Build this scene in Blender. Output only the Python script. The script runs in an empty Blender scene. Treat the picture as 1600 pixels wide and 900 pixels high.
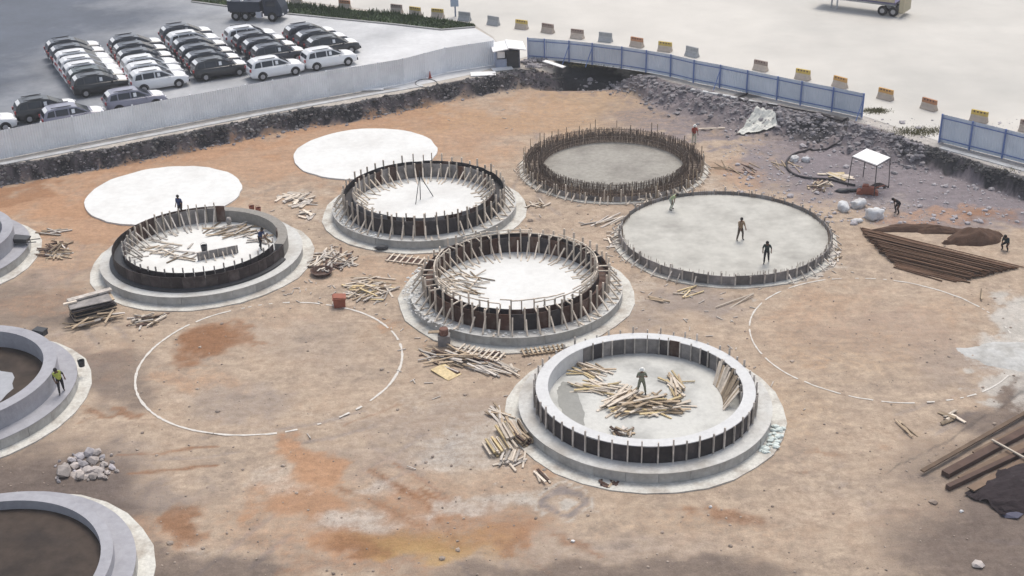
import bpy, bmesh, math, random
import numpy as np
from mathutils import Vector, Matrix, Euler
R = math.radians
PI = math.pi
rnd = random.Random(7)
scene = bpy.context.scene
col = scene.collection

# ------------------------------------------------------------ camera, sky, sun, exposure
F_PX, PITCH, ROLL, CAM_H = 1987.5, 0.46414, -0.02552, 36.0
cp_, sp_ = math.cos(PITCH), math.sin(PITCH)
FWD = Vector((0, cp_, -sp_)); UP0 = Vector((0, sp_, cp_)); RT0 = Vector((1, 0, 0))
RT = RT0 * math.cos(ROLL) + UP0 * math.sin(ROLL)
UPV = -RT0 * math.sin(ROLL) + UP0 * math.cos(ROLL)
cam_data = bpy.data.cameras.new('camera')
cam = bpy.data.objects.new('camera', cam_data); col.objects.link(cam)
cam_data.sensor_width = 36.0
cam_data.lens = F_PX / 1600 * 36.0
cam_data.clip_start = 0.5; cam_data.clip_end = 3000
M = Matrix((RT, UPV, -FWD)).transposed().to_4x4(); M.translation = Vector((0, 0, CAM_H))
cam.matrix_world = M
scene.camera = cam

SUN_EL, SUN_AZ = R(62), R(20)            # azimuth measured from +Y (away from the camera) towards +X
world = bpy.data.worlds.new('World'); scene.world = world; world.use_nodes = True
nt = world.node_tree; bg = nt.nodes['Background']
sky = nt.nodes.new('ShaderNodeTexSky'); sky.sky_type = 'NISHITA'; sky.sun_disc = False
sky.sun_elevation = SUN_EL; sky.sun_rotation = SUN_AZ; sky.dust_density = 3.0; sky.air_density = 1.0; sky.ozone_density = 1.0
hs = nt.nodes.new('ShaderNodeHueSaturation'); hs.inputs['Saturation'].default_value = 0.5      # thin overcast: a whiter sky
nt.links.new(sky.outputs[0], hs.inputs['Color']); nt.links.new(hs.outputs[0], bg.inputs[0]); bg.inputs[1].default_value = 0.145
sd = bpy.data.lights.new('sun', 'SUN'); sd.energy = 1.7; sd.angle = R(28); sd.color = (1.0, 0.92, 0.80)
sun = bpy.data.objects.new('sun', sd); col.objects.link(sun)
sdir = Vector((math.sin(SUN_AZ) * math.cos(SUN_EL), math.cos(SUN_AZ) * math.cos(SUN_EL), math.sin(SUN_EL)))
sun.rotation_euler = sdir.to_track_quat('Z', 'Y').to_euler(); sun.location = (0, 60, 60)
scene.view_settings.view_transform = 'Standard'; scene.view_settings.look = 'None'
scene.view_settings.exposure = 0.36; scene.view_settings.gamma = 1.0
scene.view_settings.use_curve_mapping = False

HAZE = 0.0005
LOT = 1.3                                 # the paved ground outside stands this much above the pit floor

# ------------------------------------------------------------ helpers
def at(x, y, z=0.0):
    """the point at height z that the photograph shows at pixel x, y (1600 x 900)"""
    d = FWD * F_PX + RT * (x - 800) - UPV * (y - 450)
    s = (z - CAM_H) / d.z
    return Vector((d.x * s, d.y * s, z))
def proj(P):
    P = np.asarray(P, float) - np.array([0, 0, CAM_H])
    z = P @ np.array(FWD)
    return 800 + F_PX * (P @ np.array(RT)) / z, 450 - F_PX * (P @ np.array(UPV)) / z

def mat(name, color, rough=0.9, var=0.12, scale=3.0, bump=0.0, bscale=30.0, rand=0.0, spec=0.25, metal=0.0,
        stain=None, stain_scale=0.6, stain_amt=0.5, coat=0.0, detail=6.0):
    m = bpy.data.materials.new(name); m.use_nodes = True
    n = m.node_tree.nodes; l = m.node_tree.links; b = n['Principled BSDF']
    b.inputs['Roughness'].default_value = rough; b.inputs['Specular IOR Level'].default_value = spec
    b.inputs['Metallic'].default_value = metal; b.inputs['Coat Weight'].default_value = coat
    tc = n.new('ShaderNodeTexCoord'); oi = n.new('ShaderNodeObjectInfo')
    ad = n.new('ShaderNodeVectorMath'); ad.operation = 'ADD'
    sc = n.new('ShaderNodeVectorMath'); sc.operation = 'SCALE'; sc.inputs[3].default_value = 37.0
    cx = n.new('ShaderNodeCombineXYZ')
    for k in range(3): l.new(oi.outputs['Random'], cx.inputs[k])
    l.new(cx.outputs[0], sc.inputs[0]); l.new(tc.outputs['Object'], ad.inputs[0]); l.new(sc.outputs[0], ad.inputs[1])
    no = n.new('ShaderNodeTexNoise'); no.inputs['Scale'].default_value = scale; no.inputs['Detail'].default_value = detail
    no.inputs['Roughness'].default_value = 0.65
    l.new(ad.outputs[0], no.inputs['Vector'])
    mr = n.new('ShaderNodeMapRange'); mr.inputs[1].default_value = 0.25; mr.inputs[2].default_value = 0.75
    mr.inputs[3].default_value = 1 - var; mr.inputs[4].default_value = 1 + var
    l.new(no.outputs[0], mr.inputs[0])
    val = mr.outputs[0]
    if rand > 0:
        m2 = n.new('ShaderNodeMapRange'); m2.inputs[3].default_value = 1 - rand; m2.inputs[4].default_value = 1 + rand
        l.new(oi.outputs['Random'], m2.inputs[0])
        mm = n.new('ShaderNodeMath'); mm.operation = 'MULTIPLY'; l.new(val, mm.inputs[0]); l.new(m2.outputs[0], mm.inputs[1]); val = mm.outputs[0]
    cur = None
    if stain:
        n2 = n.new('ShaderNodeTexNoise'); n2.inputs['Scale'].default_value = stain_scale; n2.inputs['Detail'].default_value = 5
        n2.inputs['Roughness'].default_value = 0.6
        l.new(ad.outputs[0], n2.inputs['Vector'])
        r2 = n.new('ShaderNodeMapRange'); r2.inputs[1].default_value = 0.46; r2.inputs[2].default_value = 0.68
        r2.inputs[4].default_value = stain_amt
        l.new(n2.outputs[0], r2.inputs[0])
        mx = n.new('ShaderNodeMix'); mx.data_type = 'RGBA'
        mx.inputs[6].default_value = (*color, 1); mx.inputs[7].default_value = (*stain, 1)
        l.new(r2.outputs[0], mx.inputs[0]); cur = mx.outputs[2]
    vm = n.new('ShaderNodeVectorMath'); vm.operation = 'SCALE'
    if cur is None: vm.inputs[0].default_value = color
    else: l.new(cur, vm.inputs[0])
    l.new(val, vm.inputs[3]); l.new(vm.outputs[0], b.inputs['Base Color'])
    if bump > 0:
        n3 = n.new('ShaderNodeTexNoise'); n3.inputs['Scale'].default_value = bscale; n3.inputs['Detail'].default_value = 4
        l.new(ad.outputs[0], n3.inputs['Vector'])
        bp = n.new('ShaderNodeBump'); bp.inputs['Strength'].default_value = bump; bp.inputs['Distance'].default_value = 0.05
        l.new(n3.outputs[0], bp.inputs['Height']); l.new(bp.outputs[0], b.inputs['Normal'])
    return m

class MB:
    """collects vertices and faces, builds one mesh"""
    def __init__(s): s.v = []; s.f = []
    def add(s, vs, fs):
        o = len(s.v); s.v += [tuple(v) for v in vs]; s.f += [tuple(i + o for i in f) for f in fs]; return s
    def box(s, c, d, rot=None):
        hx, hy, hz = d[0] / 2, d[1] / 2, d[2] / 2
        vs = [Vector((x, y, z)) for x in (-hx, hx) for y in (-hy, hy) for z in (-hz, hz)]
        if rot is not None: vs = [rot @ v for v in vs]
        c = Vector(c)
        return s.add([v + c for v in vs], [(0, 1, 3, 2), (4, 6, 7, 5), (0, 4, 5, 1), (2, 3, 7, 6), (0, 2, 6, 4), (1, 5, 7, 3)])
    def bar(s, a, b, w, h):
        a, b = Vector(a), Vector(b); d = b - a
        rot = d.to_track_quat('X', 'Z').to_matrix()
        return s.box((a + b) / 2, (d.length, w, h), rot)
    def tube(s, pts, r, n=8, closed=False):
        pts = [Vector(p) for p in pts]; rings = []
        for i, p in enumerate(pts):
            if closed: t = pts[(i + 1) % len(pts)] - pts[i - 1]
            else: t = pts[min(i + 1, len(pts) - 1)] - pts[max(i - 1, 0)]
            q = t.to_track_quat('Z', 'Y').to_matrix()
            rings.append([p + q @ Vector((r * math.cos(2 * PI * k / n), r * math.sin(2 * PI * k / n), 0)) for k in range(n)])
        vs = [v for ring in rings for v in ring]; fs = []
        m = len(pts)
        for i in range(m if closed else m - 1):
            j = (i + 1) % m
            for k in range(n): fs.append((i * n + k, i * n + (k + 1) % n, j * n + (k + 1) % n, j * n + k))
        if not closed: fs += [tuple(range(n))[::-1], tuple((m - 1) * n + k for k in range(n))]
        return s.add(vs, fs)
    def lathe(s, prof, n=96, a0=0.0, a1=2 * PI, closed_profile=True, jit=0.0, rr=None):
        full = abs(a1 - a0 - 2 * PI) < 1e-6; m = n if full else n + 1; k = len(prof); vs = []; fs = []
        for i in range(m):
            a = a0 + (a1 - a0) * i / n
            for (r, z) in prof:
                q = r + (rr.uniform(-jit, jit) if jit else 0)
                vs.append((q * math.cos(a), q * math.sin(a), z))
        for i in range(n):
            j = (i + 1) % m
            for q in range(k if closed_profile else k - 1):
                p = (q + 1) % k
                fs.append((i * k + q, j * k + q, j * k + p, i * k + p))
        if not full and closed_profile: fs += [tuple(range(k))[::-1], tuple((m - 1) * k + q for q in range(k))]
        return s.add(vs, fs)
    def disc(s, r, z0, z1, n=96, jit=0.0, rr=None):
        rs = [r + (rr.uniform(-jit, jit) if jit else 0) for _ in range(n)]
        t = [(rs[i] * math.cos(2 * PI * i / n), rs[i] * math.sin(2 * PI * i / n)) for i in range(n)]
        vs = [(x, y, z0) for x, y in t] + [(x, y, z1) for x, y in t]
        return s.add(vs, [tuple(range(n))[::-1], tuple(range(n, 2 * n))] + [(i, (i + 1) % n, n + (i + 1) % n, n + i) for i in range(n)])
    def blob(s, c, d, rr, rot=None, jit=0.25):
        t = (1 + 5 ** .5) / 2
        V = [(-1, t, 0), (1, t, 0), (-1, -t, 0), (1, -t, 0), (0, -1, t), (0, 1, t), (0, -1, -t), (0, 1, -t), (t, 0, -1), (t, 0, 1), (-t, 0, -1), (-t, 0, 1)]
        Fc = [(0, 11, 5), (0, 5, 1), (0, 1, 7), (0, 7, 10), (0, 10, 11), (1, 5, 9), (5, 11, 4), (11, 10, 2), (10, 7, 6), (7, 1, 8), (3, 9, 4), (3, 4, 2), (3, 2, 6), (3, 6, 8), (3, 8, 9), (4, 9, 5), (2, 4, 11), (6, 2, 10), (8, 6, 7), (9, 8, 1)]
        c = Vector(c); vs = []
        q = Euler((rr.uniform(0, 6), rr.uniform(0, 6), rr.uniform(0, 6))).to_matrix()
        for v in V:
            w = (q @ Vector(v)).normalized() * (1 + rr.uniform(-jit, jit))
            w = Vector((w.x * d[0], w.y * d[1], w.z * d[2]))
            if rot is not None: w = rot @ w
            vs.append(c + w)
        return s.add(vs, Fc)
    def mesh(s, name, m=None, smooth=False):
        me = bpy.data.meshes.new(name); me.from_pydata(s.v, [], s.f)
        if m: me.materials.append(m)
        if smooth: me.shade_smooth()
        return me

def part(name, me, parent=None, loc=(0, 0, 0), rot=(0, 0, 0), scale=(1, 1, 1), label=None, kind=None):
    o = bpy.data.objects.new(name, me); col.objects.link(o)
    if parent: o.parent = parent
    o.location = loc; o.rotation_euler = rot; o.scale = scale
    if label: o['label'] = label
    if kind: o['kind'] = kind
    return o
def tag(o, label, cat, group=None):
    o['label'] = label; o['category'] = cat
    if group: o['group'] = group
    return o
def thing(name, label, cat, loc=(0, 0, 0), rotz=0.0, group=None):
    o = bpy.data.objects.new(name, None); col.objects.link(o); o.empty_display_size = 0.3
    o.location = loc; o.rotation_euler = (0, 0, rotz)
    return tag(o, label, cat, group)
def solo(name, me, label, cat, loc=(0, 0, 0), rot=(0, 0, 0), group=None, scale=(1, 1, 1)):
    return tag(part(name, me, None, loc, rot, scale), label, cat, group)
def copy_tree(o, parent=None):
    c = o.copy(); col.objects.link(c)
    if parent: c.parent = parent
    for ch in o.children: copy_tree(ch, c)
    return c
def struct(name, me, loc=(0, 0, 0)):
    return part(name, me, None, loc, kind='structure')

# numpy value noise
_rs = np.random.RandomState(3); _lat = _rs.rand(256, 256)
def vnoise(x, y):
    x = np.asarray(x, float); y = np.asarray(y, float)
    xi = np.floor(x).astype(int); yi = np.floor(y).astype(int); fx = x - xi; fy = y - yi
    fx = fx * fx * (3 - 2 * fx); fy = fy * fy * (3 - 2 * fy)
    g = lambda a, b: _lat[a & 255, b & 255]
    return (g(xi, yi) * (1 - fx) + g(xi + 1, yi) * fx) * (1 - fy) + (g(xi, yi + 1) * (1 - fx) + g(xi + 1, yi + 1) * fx) * fy
def fbm(x, y, o=4):
    a = 0; w = 0.5; t = 0
    x = np.asarray(x, float); y = np.asarray(y, float)
    for k in range(o):
        c, n = math.cos(.6 + 1.1 * k), math.sin(.6 + 1.1 * k)                 # each octave turned, so no grid shows
        a = a + w * vnoise((x * c - y * n) * 2 ** k + 17.3 * k, (x * n + y * c) * 2 ** k + 9.1 * k); t += w; w *= 0.55
    return a / t
def sstep(a, b, x):
    t = np.clip((x - a) / (b - a), 0, 1); return t * t * (3 - 2 * t)

# ------------------------------------------------------------ materials
PLY = mat('film_faced_plywood', (0.030, 0.026, 0.030), 0.6, 0.3, 2.5, rand=0.45, spec=0.35, stain=(0.10, 0.085, 0.08), stain_scale=1.5, stain_amt=0.5)
PLYB = mat('brown_plywood', (0.075, 0.038, 0.028), 0.7, 0.3, 2.5, rand=0.4, stain=(0.16, 0.13, 0.11), stain_scale=1.5, stain_amt=0.6)
PLYD = mat('dark_plywood', (0.045, 0.034, 0.034), 0.7, 0.35, 2.0, rand=0.4, stain=(0.11, 0.095, 0.088), stain_scale=1.2, stain_amt=0.6)
PLYG = mat('dusty_plywood', (0.20, 0.187, 0.185), 0.85, 0.35, 2.0, rand=0.4, stain=(0.32, 0.30, 0.28), stain_scale=1.2, stain_amt=0.7)
WOOD = mat('pale_timber', (0.60, 0.53, 0.45), 0.9, 0.2, 6.0, rand=0.25, stain=(0.38, 0.31, 0.24), stain_scale=2.0, stain_amt=0.6)
WOODD = mat('weathered_timber', (0.36, 0.285, 0.205), 0.9, 0.3, 6.0, rand=0.5, stain=(0.15, 0.105, 0.07), stain_scale=2.0, stain_amt=0.6)
WOODY = mat('fresh_timber', (0.58, 0.47, 0.28), 0.9, 0.25, 6.0, rand=0.3, stain=(0.30, 0.20, 0.10), stain_scale=2.0, stain_amt=0.6)
WOODG = mat('greyed_timber', (0.50, 0.46, 0.42), 0.9, 0.3, 6.0, rand=0.35, stain=(0.2, 0.17, 0.15), stain_scale=2.0, stain_amt=0.6)
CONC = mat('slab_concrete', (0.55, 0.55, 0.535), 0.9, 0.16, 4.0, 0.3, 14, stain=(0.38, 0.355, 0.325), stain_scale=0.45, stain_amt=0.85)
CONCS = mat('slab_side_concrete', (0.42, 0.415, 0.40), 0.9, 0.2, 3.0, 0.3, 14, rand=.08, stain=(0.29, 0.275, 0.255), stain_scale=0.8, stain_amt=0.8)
CONCW = mat('fresh_white_concrete', (0.585, 0.59, 0.595), 0.85, 0.10, 4.0, 0.15, 14, stain=(0.52, 0.52, 0.53), stain_scale=0.7, stain_amt=0.7)
FLOORW = mat('pale_screed', (0.70, 0.70, 0.68), 0.85, 0.08, 4.0, 0.15, 10, stain=(0.55, 0.545, 0.52), stain_scale=0.5, stain_amt=0.6)
FLOORG = mat('grey_screed', (0.54, 0.54, 0.515), 0.85, 0.10, 4.0, 0.2, 10, stain=(0.36, 0.36, 0.345), stain_scale=0.4, stain_amt=0.9)
DISCW = mat('white_screed', (0.68, 0.685, 0.675), 0.85, 0.08, 2.0, 0.15, 10, stain=(0.58, 0.575, 0.56), stain_scale=0.3, stain_amt=0.8)
BLIND = mat('lean_concrete', (0.58, 0.57, 0.53), 0.95, 0.2, 6.0, 0.3, 12, stain=(0.34, 0.30, 0.26), stain_scale=0.9, stain_amt=0.8)
WET = mat('wet_pit_floor', (0.060, 0.046, 0.038), 0.75, 0.3, 1.5, spec=0.12, stain=(0.032, 0.026, 0.024), stain_scale=0.4, stain_amt=0.8)
REBAR = mat('rusty_rebar', (0.26, 0.20, 0.16), 0.8, 0.3, 5.0, rand=0.4)
RUST = mat('rusty_bar', (0.115, 0.066, 0.042), 0.85, 0.3, 3.0, rand=0.45)
EARTHD = mat('dark_brown_soil', (0.085, 0.05, 0.035), 1.0, 0.35, 3.0, 0.6, 9)
STONE = mat('rubble_stone', (0.35, 0.33, 0.345), 0.95, 0.35, 2.0, 0.4, 12, rand=0.3)
STONEL = mat('pale_stone', (0.40, 0.36, 0.34), 0.95, 0.25, 2.5, 0.4, 12, rand=0.3)
WHITE = mat('white_paint', (0.78, 0.78, 0.78), 0.6, 0.06, 2.0)
SACK = mat('white_sack', (0.60, 0.61, 0.63), 0.8, 0.18, 5.0, 0.9, 5, stain=(0.40, 0.37, 0.34), stain_scale=1.5, stain_amt=0.7)
TARP = mat('pale_tarpaulin', (0.60, 0.60, 0.56), 0.7, 0.12, 2.0, 0.5, 4)
DTARP = mat('dark_tarpaulin', (0.030, 0.022, 0.025), 0.8, 0.3, 2.0, 0.8, 4, spec=0.15)
BLACKP = mat('black_plastic', (0.02, 0.02, 0.022), 0.6, 0.2, 3.0)
DGREY = mat('dark_grey_metal', (0.05, 0.052, 0.058), 0.5, 0.25, 3.0)
REDP = mat('red_paint', (0.30, 0.06, 0.04), 0.7, 0.3, 4.0)
REDB = mat('red_brown_plastic', (0.28, 0.10, 0.065), 0.7, 0.3, 4.0)
HOARDW = mat('white_sheet_metal', (0.80, 0.82, 0.85), 0.5, 0.06, 0.8, rand=0.05, stain=(0.60, 0.62, 0.66), stain_scale=0.5, stain_amt=0.5)
HOARDB = mat('pale_blue_sheet_metal', (0.64, 0.70, 0.78), 0.5, 0.06, 0.8, rand=0.06, stain=(0.52, 0.59, 0.68), stain_scale=0.6, stain_amt=0.6)
POSTB = mat('blue_post', (0.15, 0.22, 0.45), 0.5, 0.15, 2.0)
CHALK = mat('chalk_line', (0.60, 0.57, 0.53), 1.0, 0.2, 8.0)

# ------------------------------------------------------------ terrain
EDGE = [at(x, y, LOT) for x, y in [(-900, 430), (-300, 318), (0, 262), (130, 240), (280, 212), (400, 187), (470, 174), (560, 160), (640, 145),
        (690, 134), (740, 123), (800, 112), (850, 104), (900, 102), (950, 106), (1000, 118), (1050, 130), (1100, 142), (1150, 153),
        (1200, 164), (1260, 176), (1330, 190), (1380, 205), (1430, 224), (1500, 247), (1600, 278), (1800, 345), (2300, 520)]]
EX = np.array([p.x for p in EDGE]); EY = np.array([p.y for p in EDGE])
XW = [at(x, y, LOT).x for x, y in [(0, 262), (640, 145), (880, 103), (985, 112), (1030, 126), (1180, 160), (1350, 195), (1440, 228), (1600, 278)]]
WW = [0.45, 0.7, 1.2, 1.6, 3.8, 4.2, 3.4, 0.9, 0.6]
HOL = at(930, 121, 0.3)
def edge_dist(x, y):
    ey = np.interp(x, EX, EY) + (fbm(x * 0.5, x * 0 + 3.3, 3) - 0.5) * 1.0
    sl = np.interp(x, EX[1:], np.diff(EY) / np.diff(EX))
    return (ey - y) / np.sqrt(1 + sl * sl)                     # > 0 inside the pit
def gh(x, y):
    x = np.asarray(x, float); y = np.asarray(y, float)
    d = edge_dist(x, y); w = np.interp(x, XW, WW)
    dn = d + (fbm(x * 0.9, y * 0.9, 3) - 0.5) * np.minimum(w, 1.5) * 0.9
    t = 1 - sstep(0.0, 1.0, dn / w)
    z = LOT * t
    slope = np.exp(-((dn / w - 0.6) / 0.8) ** 2)
    z = z + slope * (fbm(x * 1.7, y * 1.7, 4) - 0.5) * np.interp(w, [0.5, 4], [0.3, 1.1]) * (dn > -0.4)
    hx = (x - HOL.x) / 5.2; hy = (y - HOL.y) / 2.1
    z = z - 1.3 * np.exp(-(hx ** 4 + hy ** 4))
    inside = sstep(0.5, 3.0, d)
    z = z + inside * ((fbm(x * 0.35, y * 0.35, 3) - 0.5) * 0.10 + (fbm(x * 1.6, y * 1.6, 3) - 0.5) * 0.045)
    return z
def ghs(x, y): return float(gh(np.array([x]), np.array([y]))[0])
def on(x, y, dz=0.0):
    """ground point under pixel x, y, on the terrain"""
    p = at(x, y, 0)
    for _ in range(6): p = at(x, y, ghs(p.x, p.y))
    return Vector((p.x, p.y, p.z + dz))

def axis(lo, hi, step, co_lo, co_hi):
    return np.array(sorted(co_lo) + list(np.arange(lo, hi + step / 2, step)) + sorted(co_hi))
gx = axis(-50, 44, 0.24, [-900, -500, -250, -130, -80, -60], [50, 60, 80, 130, 250, 500, 900])
gy = axis(40, 126, 0.24, [-200, -50, 0, 20, 32], [130, 140, 170, 250, 500, 900, 1500])
GX, GY = np.meshgrid(gx, gy)
px_, py_ = GX.ravel(), GY.ravel()
pz_ = gh(px_, py_)
nx_, ny_ = len(gx), len(gy)
idx = np.arange(nx_ * ny_).reshape(ny_, nx_)
quads = np.stack([idx[:-1, :-1], idx[:-1, 1:], idx[1:, 1:], idx[1:, :-1]], -1).reshape(-1, 4)
gm = bpy.data.meshes.new('ground')
gm.vertices.add(len(px_)); gm.vertices.foreach_set('co', np.stack([px_, py_, pz_], -1).ravel())
gm.loops.add(quads.size); gm.loops.foreach_set('vertex_index', quads.ravel())
gm.polygons.add(len(quads)); gm.polygons.foreach_set('loop_start', np.arange(0, quads.size, 4)); gm.polygons.foreach_set('loop_total', np.full(len(quads), 4))
gm.update(calc_edges=True); gm.shade_smooth()
# soil kinds plus painted vignetting and shade, where each lies on the site
vis = (py_ > 20)
U = np.full_like(px_, 1e5); V = np.full_like(px_, 1e5)
u, v = proj(np.stack([px_[vis], py_[vis], np.zeros(vis.sum())], -1)); U[vis] = u; V[vis] = v
N1 = fbm(px_ * 0.22, py_ * 0.22, 4) - 0.5; N2 = fbm(px_ * 0.22 + 51, py_ * 0.22 + 23, 4) - 0.5
N3 = fbm(px_ * 0.8 + 11, py_ * 0.8 + 77, 4) - 0.5; N4 = fbm(px_ * 0.8 + 31, py_ * 0.8 + 5, 4) - 0.5
N5 = fbm(px_ * 2.1 + 3, py_ * 2.1 + 61, 3) - .5; N6 = fbm(px_ * 2.1 + 43, py_ * 2.1 + 8, 3) - .5
WU = U + N1 * 150 + N3 * 80 + N5 * 34; WV = V + N2 * 75 + N4 * 44 + N6 * 18
att = {k: np.zeros_like(px_) for k in ('clay', 'brown', 'grey', 'pale', 'ochre', 'dark', 'vignette_soil', 'gravel')}
def blob(k, x, y, rx, ry, s, ang=0, soft=0.55):
    c, n = math.cos(R(ang)), math.sin(R(ang))
    a = ((WU - x) * c + (WV - y) * n) / rx; b = (-(WU - x) * n + (WV - y) * c) / ry
    r = np.sqrt(a * a + b * b)
    att[k] = np.maximum(att[k], s * (1 - sstep(1 - soft, 1 + soft * 0.6, r)))
def stroke(k, pts, w, s):
    d = np.full_like(px_, 1e9); uu = U + N3 * 14 + N1 * 10; vv = V + N4 * 9
    for (x0, y0), (x1, y1) in zip(pts, pts[1:]):
        L2 = (x1 - x0) ** 2 + (y1 - y0) ** 2
        t = np.clip(((uu - x0) * (x1 - x0) + (vv - y0) * (y1 - y0)) / L2, 0, 1)
        d = np.minimum(d, np.hypot(uu - x0 - t * (x1 - x0), vv - y0 - t * (y1 - y0)))
    att[k] = np.maximum(att[k], s * (1 - sstep(w * 0.3, w, d)) * (0.55 + 0.9 * (N3 + 0.5)))
for a in [(60, 315, 170, 36, .85), (130, 350, 110, 30, .7), (330, 232, 330, 22, .8, -12), (600, 188, 170, 16, .75, -8), (820, 165, 120, 20, .5), (760, 195, 120, 22, .4),
          (1160, 265, 80, 30, .5), (440, 300, 70, 30, .4), (70, 470, 150, 24, .4), (480, 712, 55, 26, .9), (465, 770, 66, 52, .8), (560, 855, 110, 46, .85), (690, 790, 100, 40, .6), (770, 845, 90, 30, .7), (840, 745, 40, 16, .5),
          (650, 525, 30, 16, .6), (580, 425, 90, 18, .4), (300, 600, 90, 24, .5), (430, 500, 120, 24, .3), (1290, 575, 46, 18, .4), (1460, 480, 120, 26, .35), (1490, 335, 100, 18, .6),
          (1260, 480, 70, 24, .4), (240, 830, 120, 40, .45), (1330, 790, 160, 40, .25), (1180, 700, 120, 40, .2), (1100, 830, 200, 40, .25), (150, 560, 60, 40, .3), (560, 310, 70, 20, .0)]: blob('clay', *a)
blob('clay', 470, 235, 580, 80, .62, -8); blob('clay', 150, 360, 240, 100, .5); blob('clay', 620, 800, 300, 110, .42); blob('clay', 1350, 520, 200, 70, .35); blob('clay', 700, 420, 300, 40, .35); blob('ochre', 800, 185, 200, 40, .35)
for a in [(335, 540, 72, 40, .95), (400, 536, 44, 12, .7), (320, 818, 50, 36, .85), (560, 868, 70, 28, .8), (1110, 795, 62, 24, .75), (905, 852, 36, 14, .6), (800, 855, 30, 22, .6), (150, 652, 60, 10, .7),
          (1265, 708, 32, 12, .5), (1235, 733, 20, 7, .5), (1355, 690, 24, 10, .4), (30, 300, 80, 16, .6), (450, 690, 40, 12, .5), (690, 690, 30, 10, .3), (1530, 345, 60, 16, .6), (520, 905, 200, 20, .5), (1060, 715, 20, 6, .3)]: blob('brown', *a)
blob('brown', 640, 830, 260, 64, .5); blob('ochre', 660, 860, 170, 40, .6); blob('ochre', 980, 170, 200, 40, .4); blob('brown', 500, 790, 130, 60, .38); blob('brown', 760, 800, 150, 40, .36, 25); blob('brown', 1120, 800, 110, 34, .38)
for a in [(40, 800, 260, 120, .85), (1620, 850, 300, 140, .8), (1490, 735, 170, 60, .5), (250, 780, 150, 36, .45), (1000, 915, 420, 40, .7), (330, 890, 170, 40, .7), (30, 480, 120, 60, .6), (160, 600, 90, 60, .6), (1590, 640, 90, 90, .7)]: blob('vignette_soil', *a)  # purple-grey soil plus corner vignetting painted into its colour
for a in [(1410, 262, 260, 74, 1), (1100, 186, 180, 26, .9), (1540, 312, 170, 62, 1), (1250, 220, 100, 40, .9), (1280, 300, 60, 20, .5), (960, 150, 130, 16, .7)]: blob('gravel', *a)
for a in [(250, 770, 130, 30, .5), (100, 560, 90, 50, .5), (850, 860, 300, 36, .4), (380, 640, 120, 40, .5), (1390, 520, 140, 60, .45), (700, 650, 140, 40, .45), (1060, 470, 90, 40, .6), (990, 505, 60, 30, .5), (500, 540, 110, 60, .35), (1500, 560, 100, 40, .5), (100, 430, 80, 20, .5), (940, 320, 100, 14, .3), (640, 700, 220, 30, .4), (180, 720, 80, 30, .4)]: blob('grey', *a)
for a in [(560, 812, 120, 32, .6), (750, 690, 100, 44, .5), (730, 790, 60, 20, .6), (600, 745, 60, 18, .5), (420, 740, 50, 20, .4), (660, 620, 90, 24, .3), (1570, 560, 66, 46, 1), (1600, 505, 40, 34, .9), (1540, 600, 36, 20, .8), (1610, 600, 40, 40, .7), (1255, 434, 76, 10, .9), (800, 782, 46, 18, .6), (960, 470, 40, 40, .4), (640, 760, 60, 16, .3),
          (900, 750, 60, 14, .35), (1180, 800, 120, 30, .25), (1300, 780, 130, 40, .25), (540, 640, 70, 20, .25), (1120, 440, 60, 14, .35), (500, 330, 50, 20, .4), (1390, 310, 60, 10, .3), (640, 390, 60, 10, .3), (1090, 300, 60, 12, .35), (345, 850, 25, 12, .4)]: blob('pale', *a)
for a in [(640, 872, 110, 30, .95), (1450, 208, 60, 12, .7), (1230, 640, 90, 50, .25), (1050, 810, 240, 40, .2), (1340, 560, 150, 70, .25), (880, 200, 130, 24, .35)]: blob('ochre', *a)
for p, w, s in [([(580, 735), (660, 780), (712, 850)], 9, .8), ([(620, 722), (700, 775), (730, 830)], 7, .7), ([(660, 765), (735, 805)], 8, .7), ([(530, 760), (620, 800), (690, 840)], 8, .6),
                ([(180, 712), (340, 698)], 4, .7), ([(200, 738), (345, 726)], 5, .7), ([(540, 664), (625, 632)], 4, .6), ([(670, 790), (800, 860), (860, 900)], 10, .4)]: stroke('brown', p, w, s)
for p, w, s in [([(1385, 738), (1480, 690), (1610, 605)], 5, .95), ([(1420, 745), (1500, 715), (1610, 640)], 4, .6), ([(1440, 690), (1610, 600)], 3, .5), ([(450, 760), (560, 790)], 5, .5), ([(870, 250), (780, 330)], 3, .2)]: stroke('dark', p, w, s * .5)
RUT = np.zeros_like(px_)
def rut(pts, w=.34, gap=1.7, dep=.05, s=.55):
    P = [at(x, y) for x, y in pts]; P = smooth2(P)
    for sg in (-1, 1):
        d = np.full_like(px_, 1e9)
        for a, b in zip(P, P[1:]):
            e = (b - a); nn = Vector((-e.y, e.x, 0)).normalized() * gap / 2 * sg; a2, b2 = a + nn, b + nn
            L2 = e.length_squared; t = np.clip(((px_ - a2.x) * e.x + (py_ - a2.y) * e.y) / L2, 0, 1)
            d = np.minimum(d, np.hypot(px_ + N3 * .5 - a2.x - t * e.x, py_ + N4 * .5 - a2.y - t * e.y))
        k = (1 - sstep(w * .35, w, d)) * sstep(-.14, .06, N1 + N3 * .5); RUT[:] = np.minimum(RUT, -dep * k); RUT[:] += .02 * np.exp(-((d - w * 1.15) / .16) ** 2) * (RUT > -.01)
        att['grey'] = np.maximum(att['grey'], s * k); att['brown'] *= 1 - .3 * k
def smooth2(P, k=6):
    o = []
    for i in range(len(P) - 1):
        p0, p1, p2, p3 = P[max(i - 1, 0)], P[i], P[i + 1], P[min(i + 2, len(P) - 1)]
        for j in range(k):
            t = j / k; o.append(.5 * ((2 * p1) + (p2 - p0) * t + (2 * p0 - 5 * p1 + 4 * p2 - p3) * t ** 2 + (3 * p1 - p0 - 3 * p2 + p3) * t ** 3))
    return o + [P[-1]]
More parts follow.
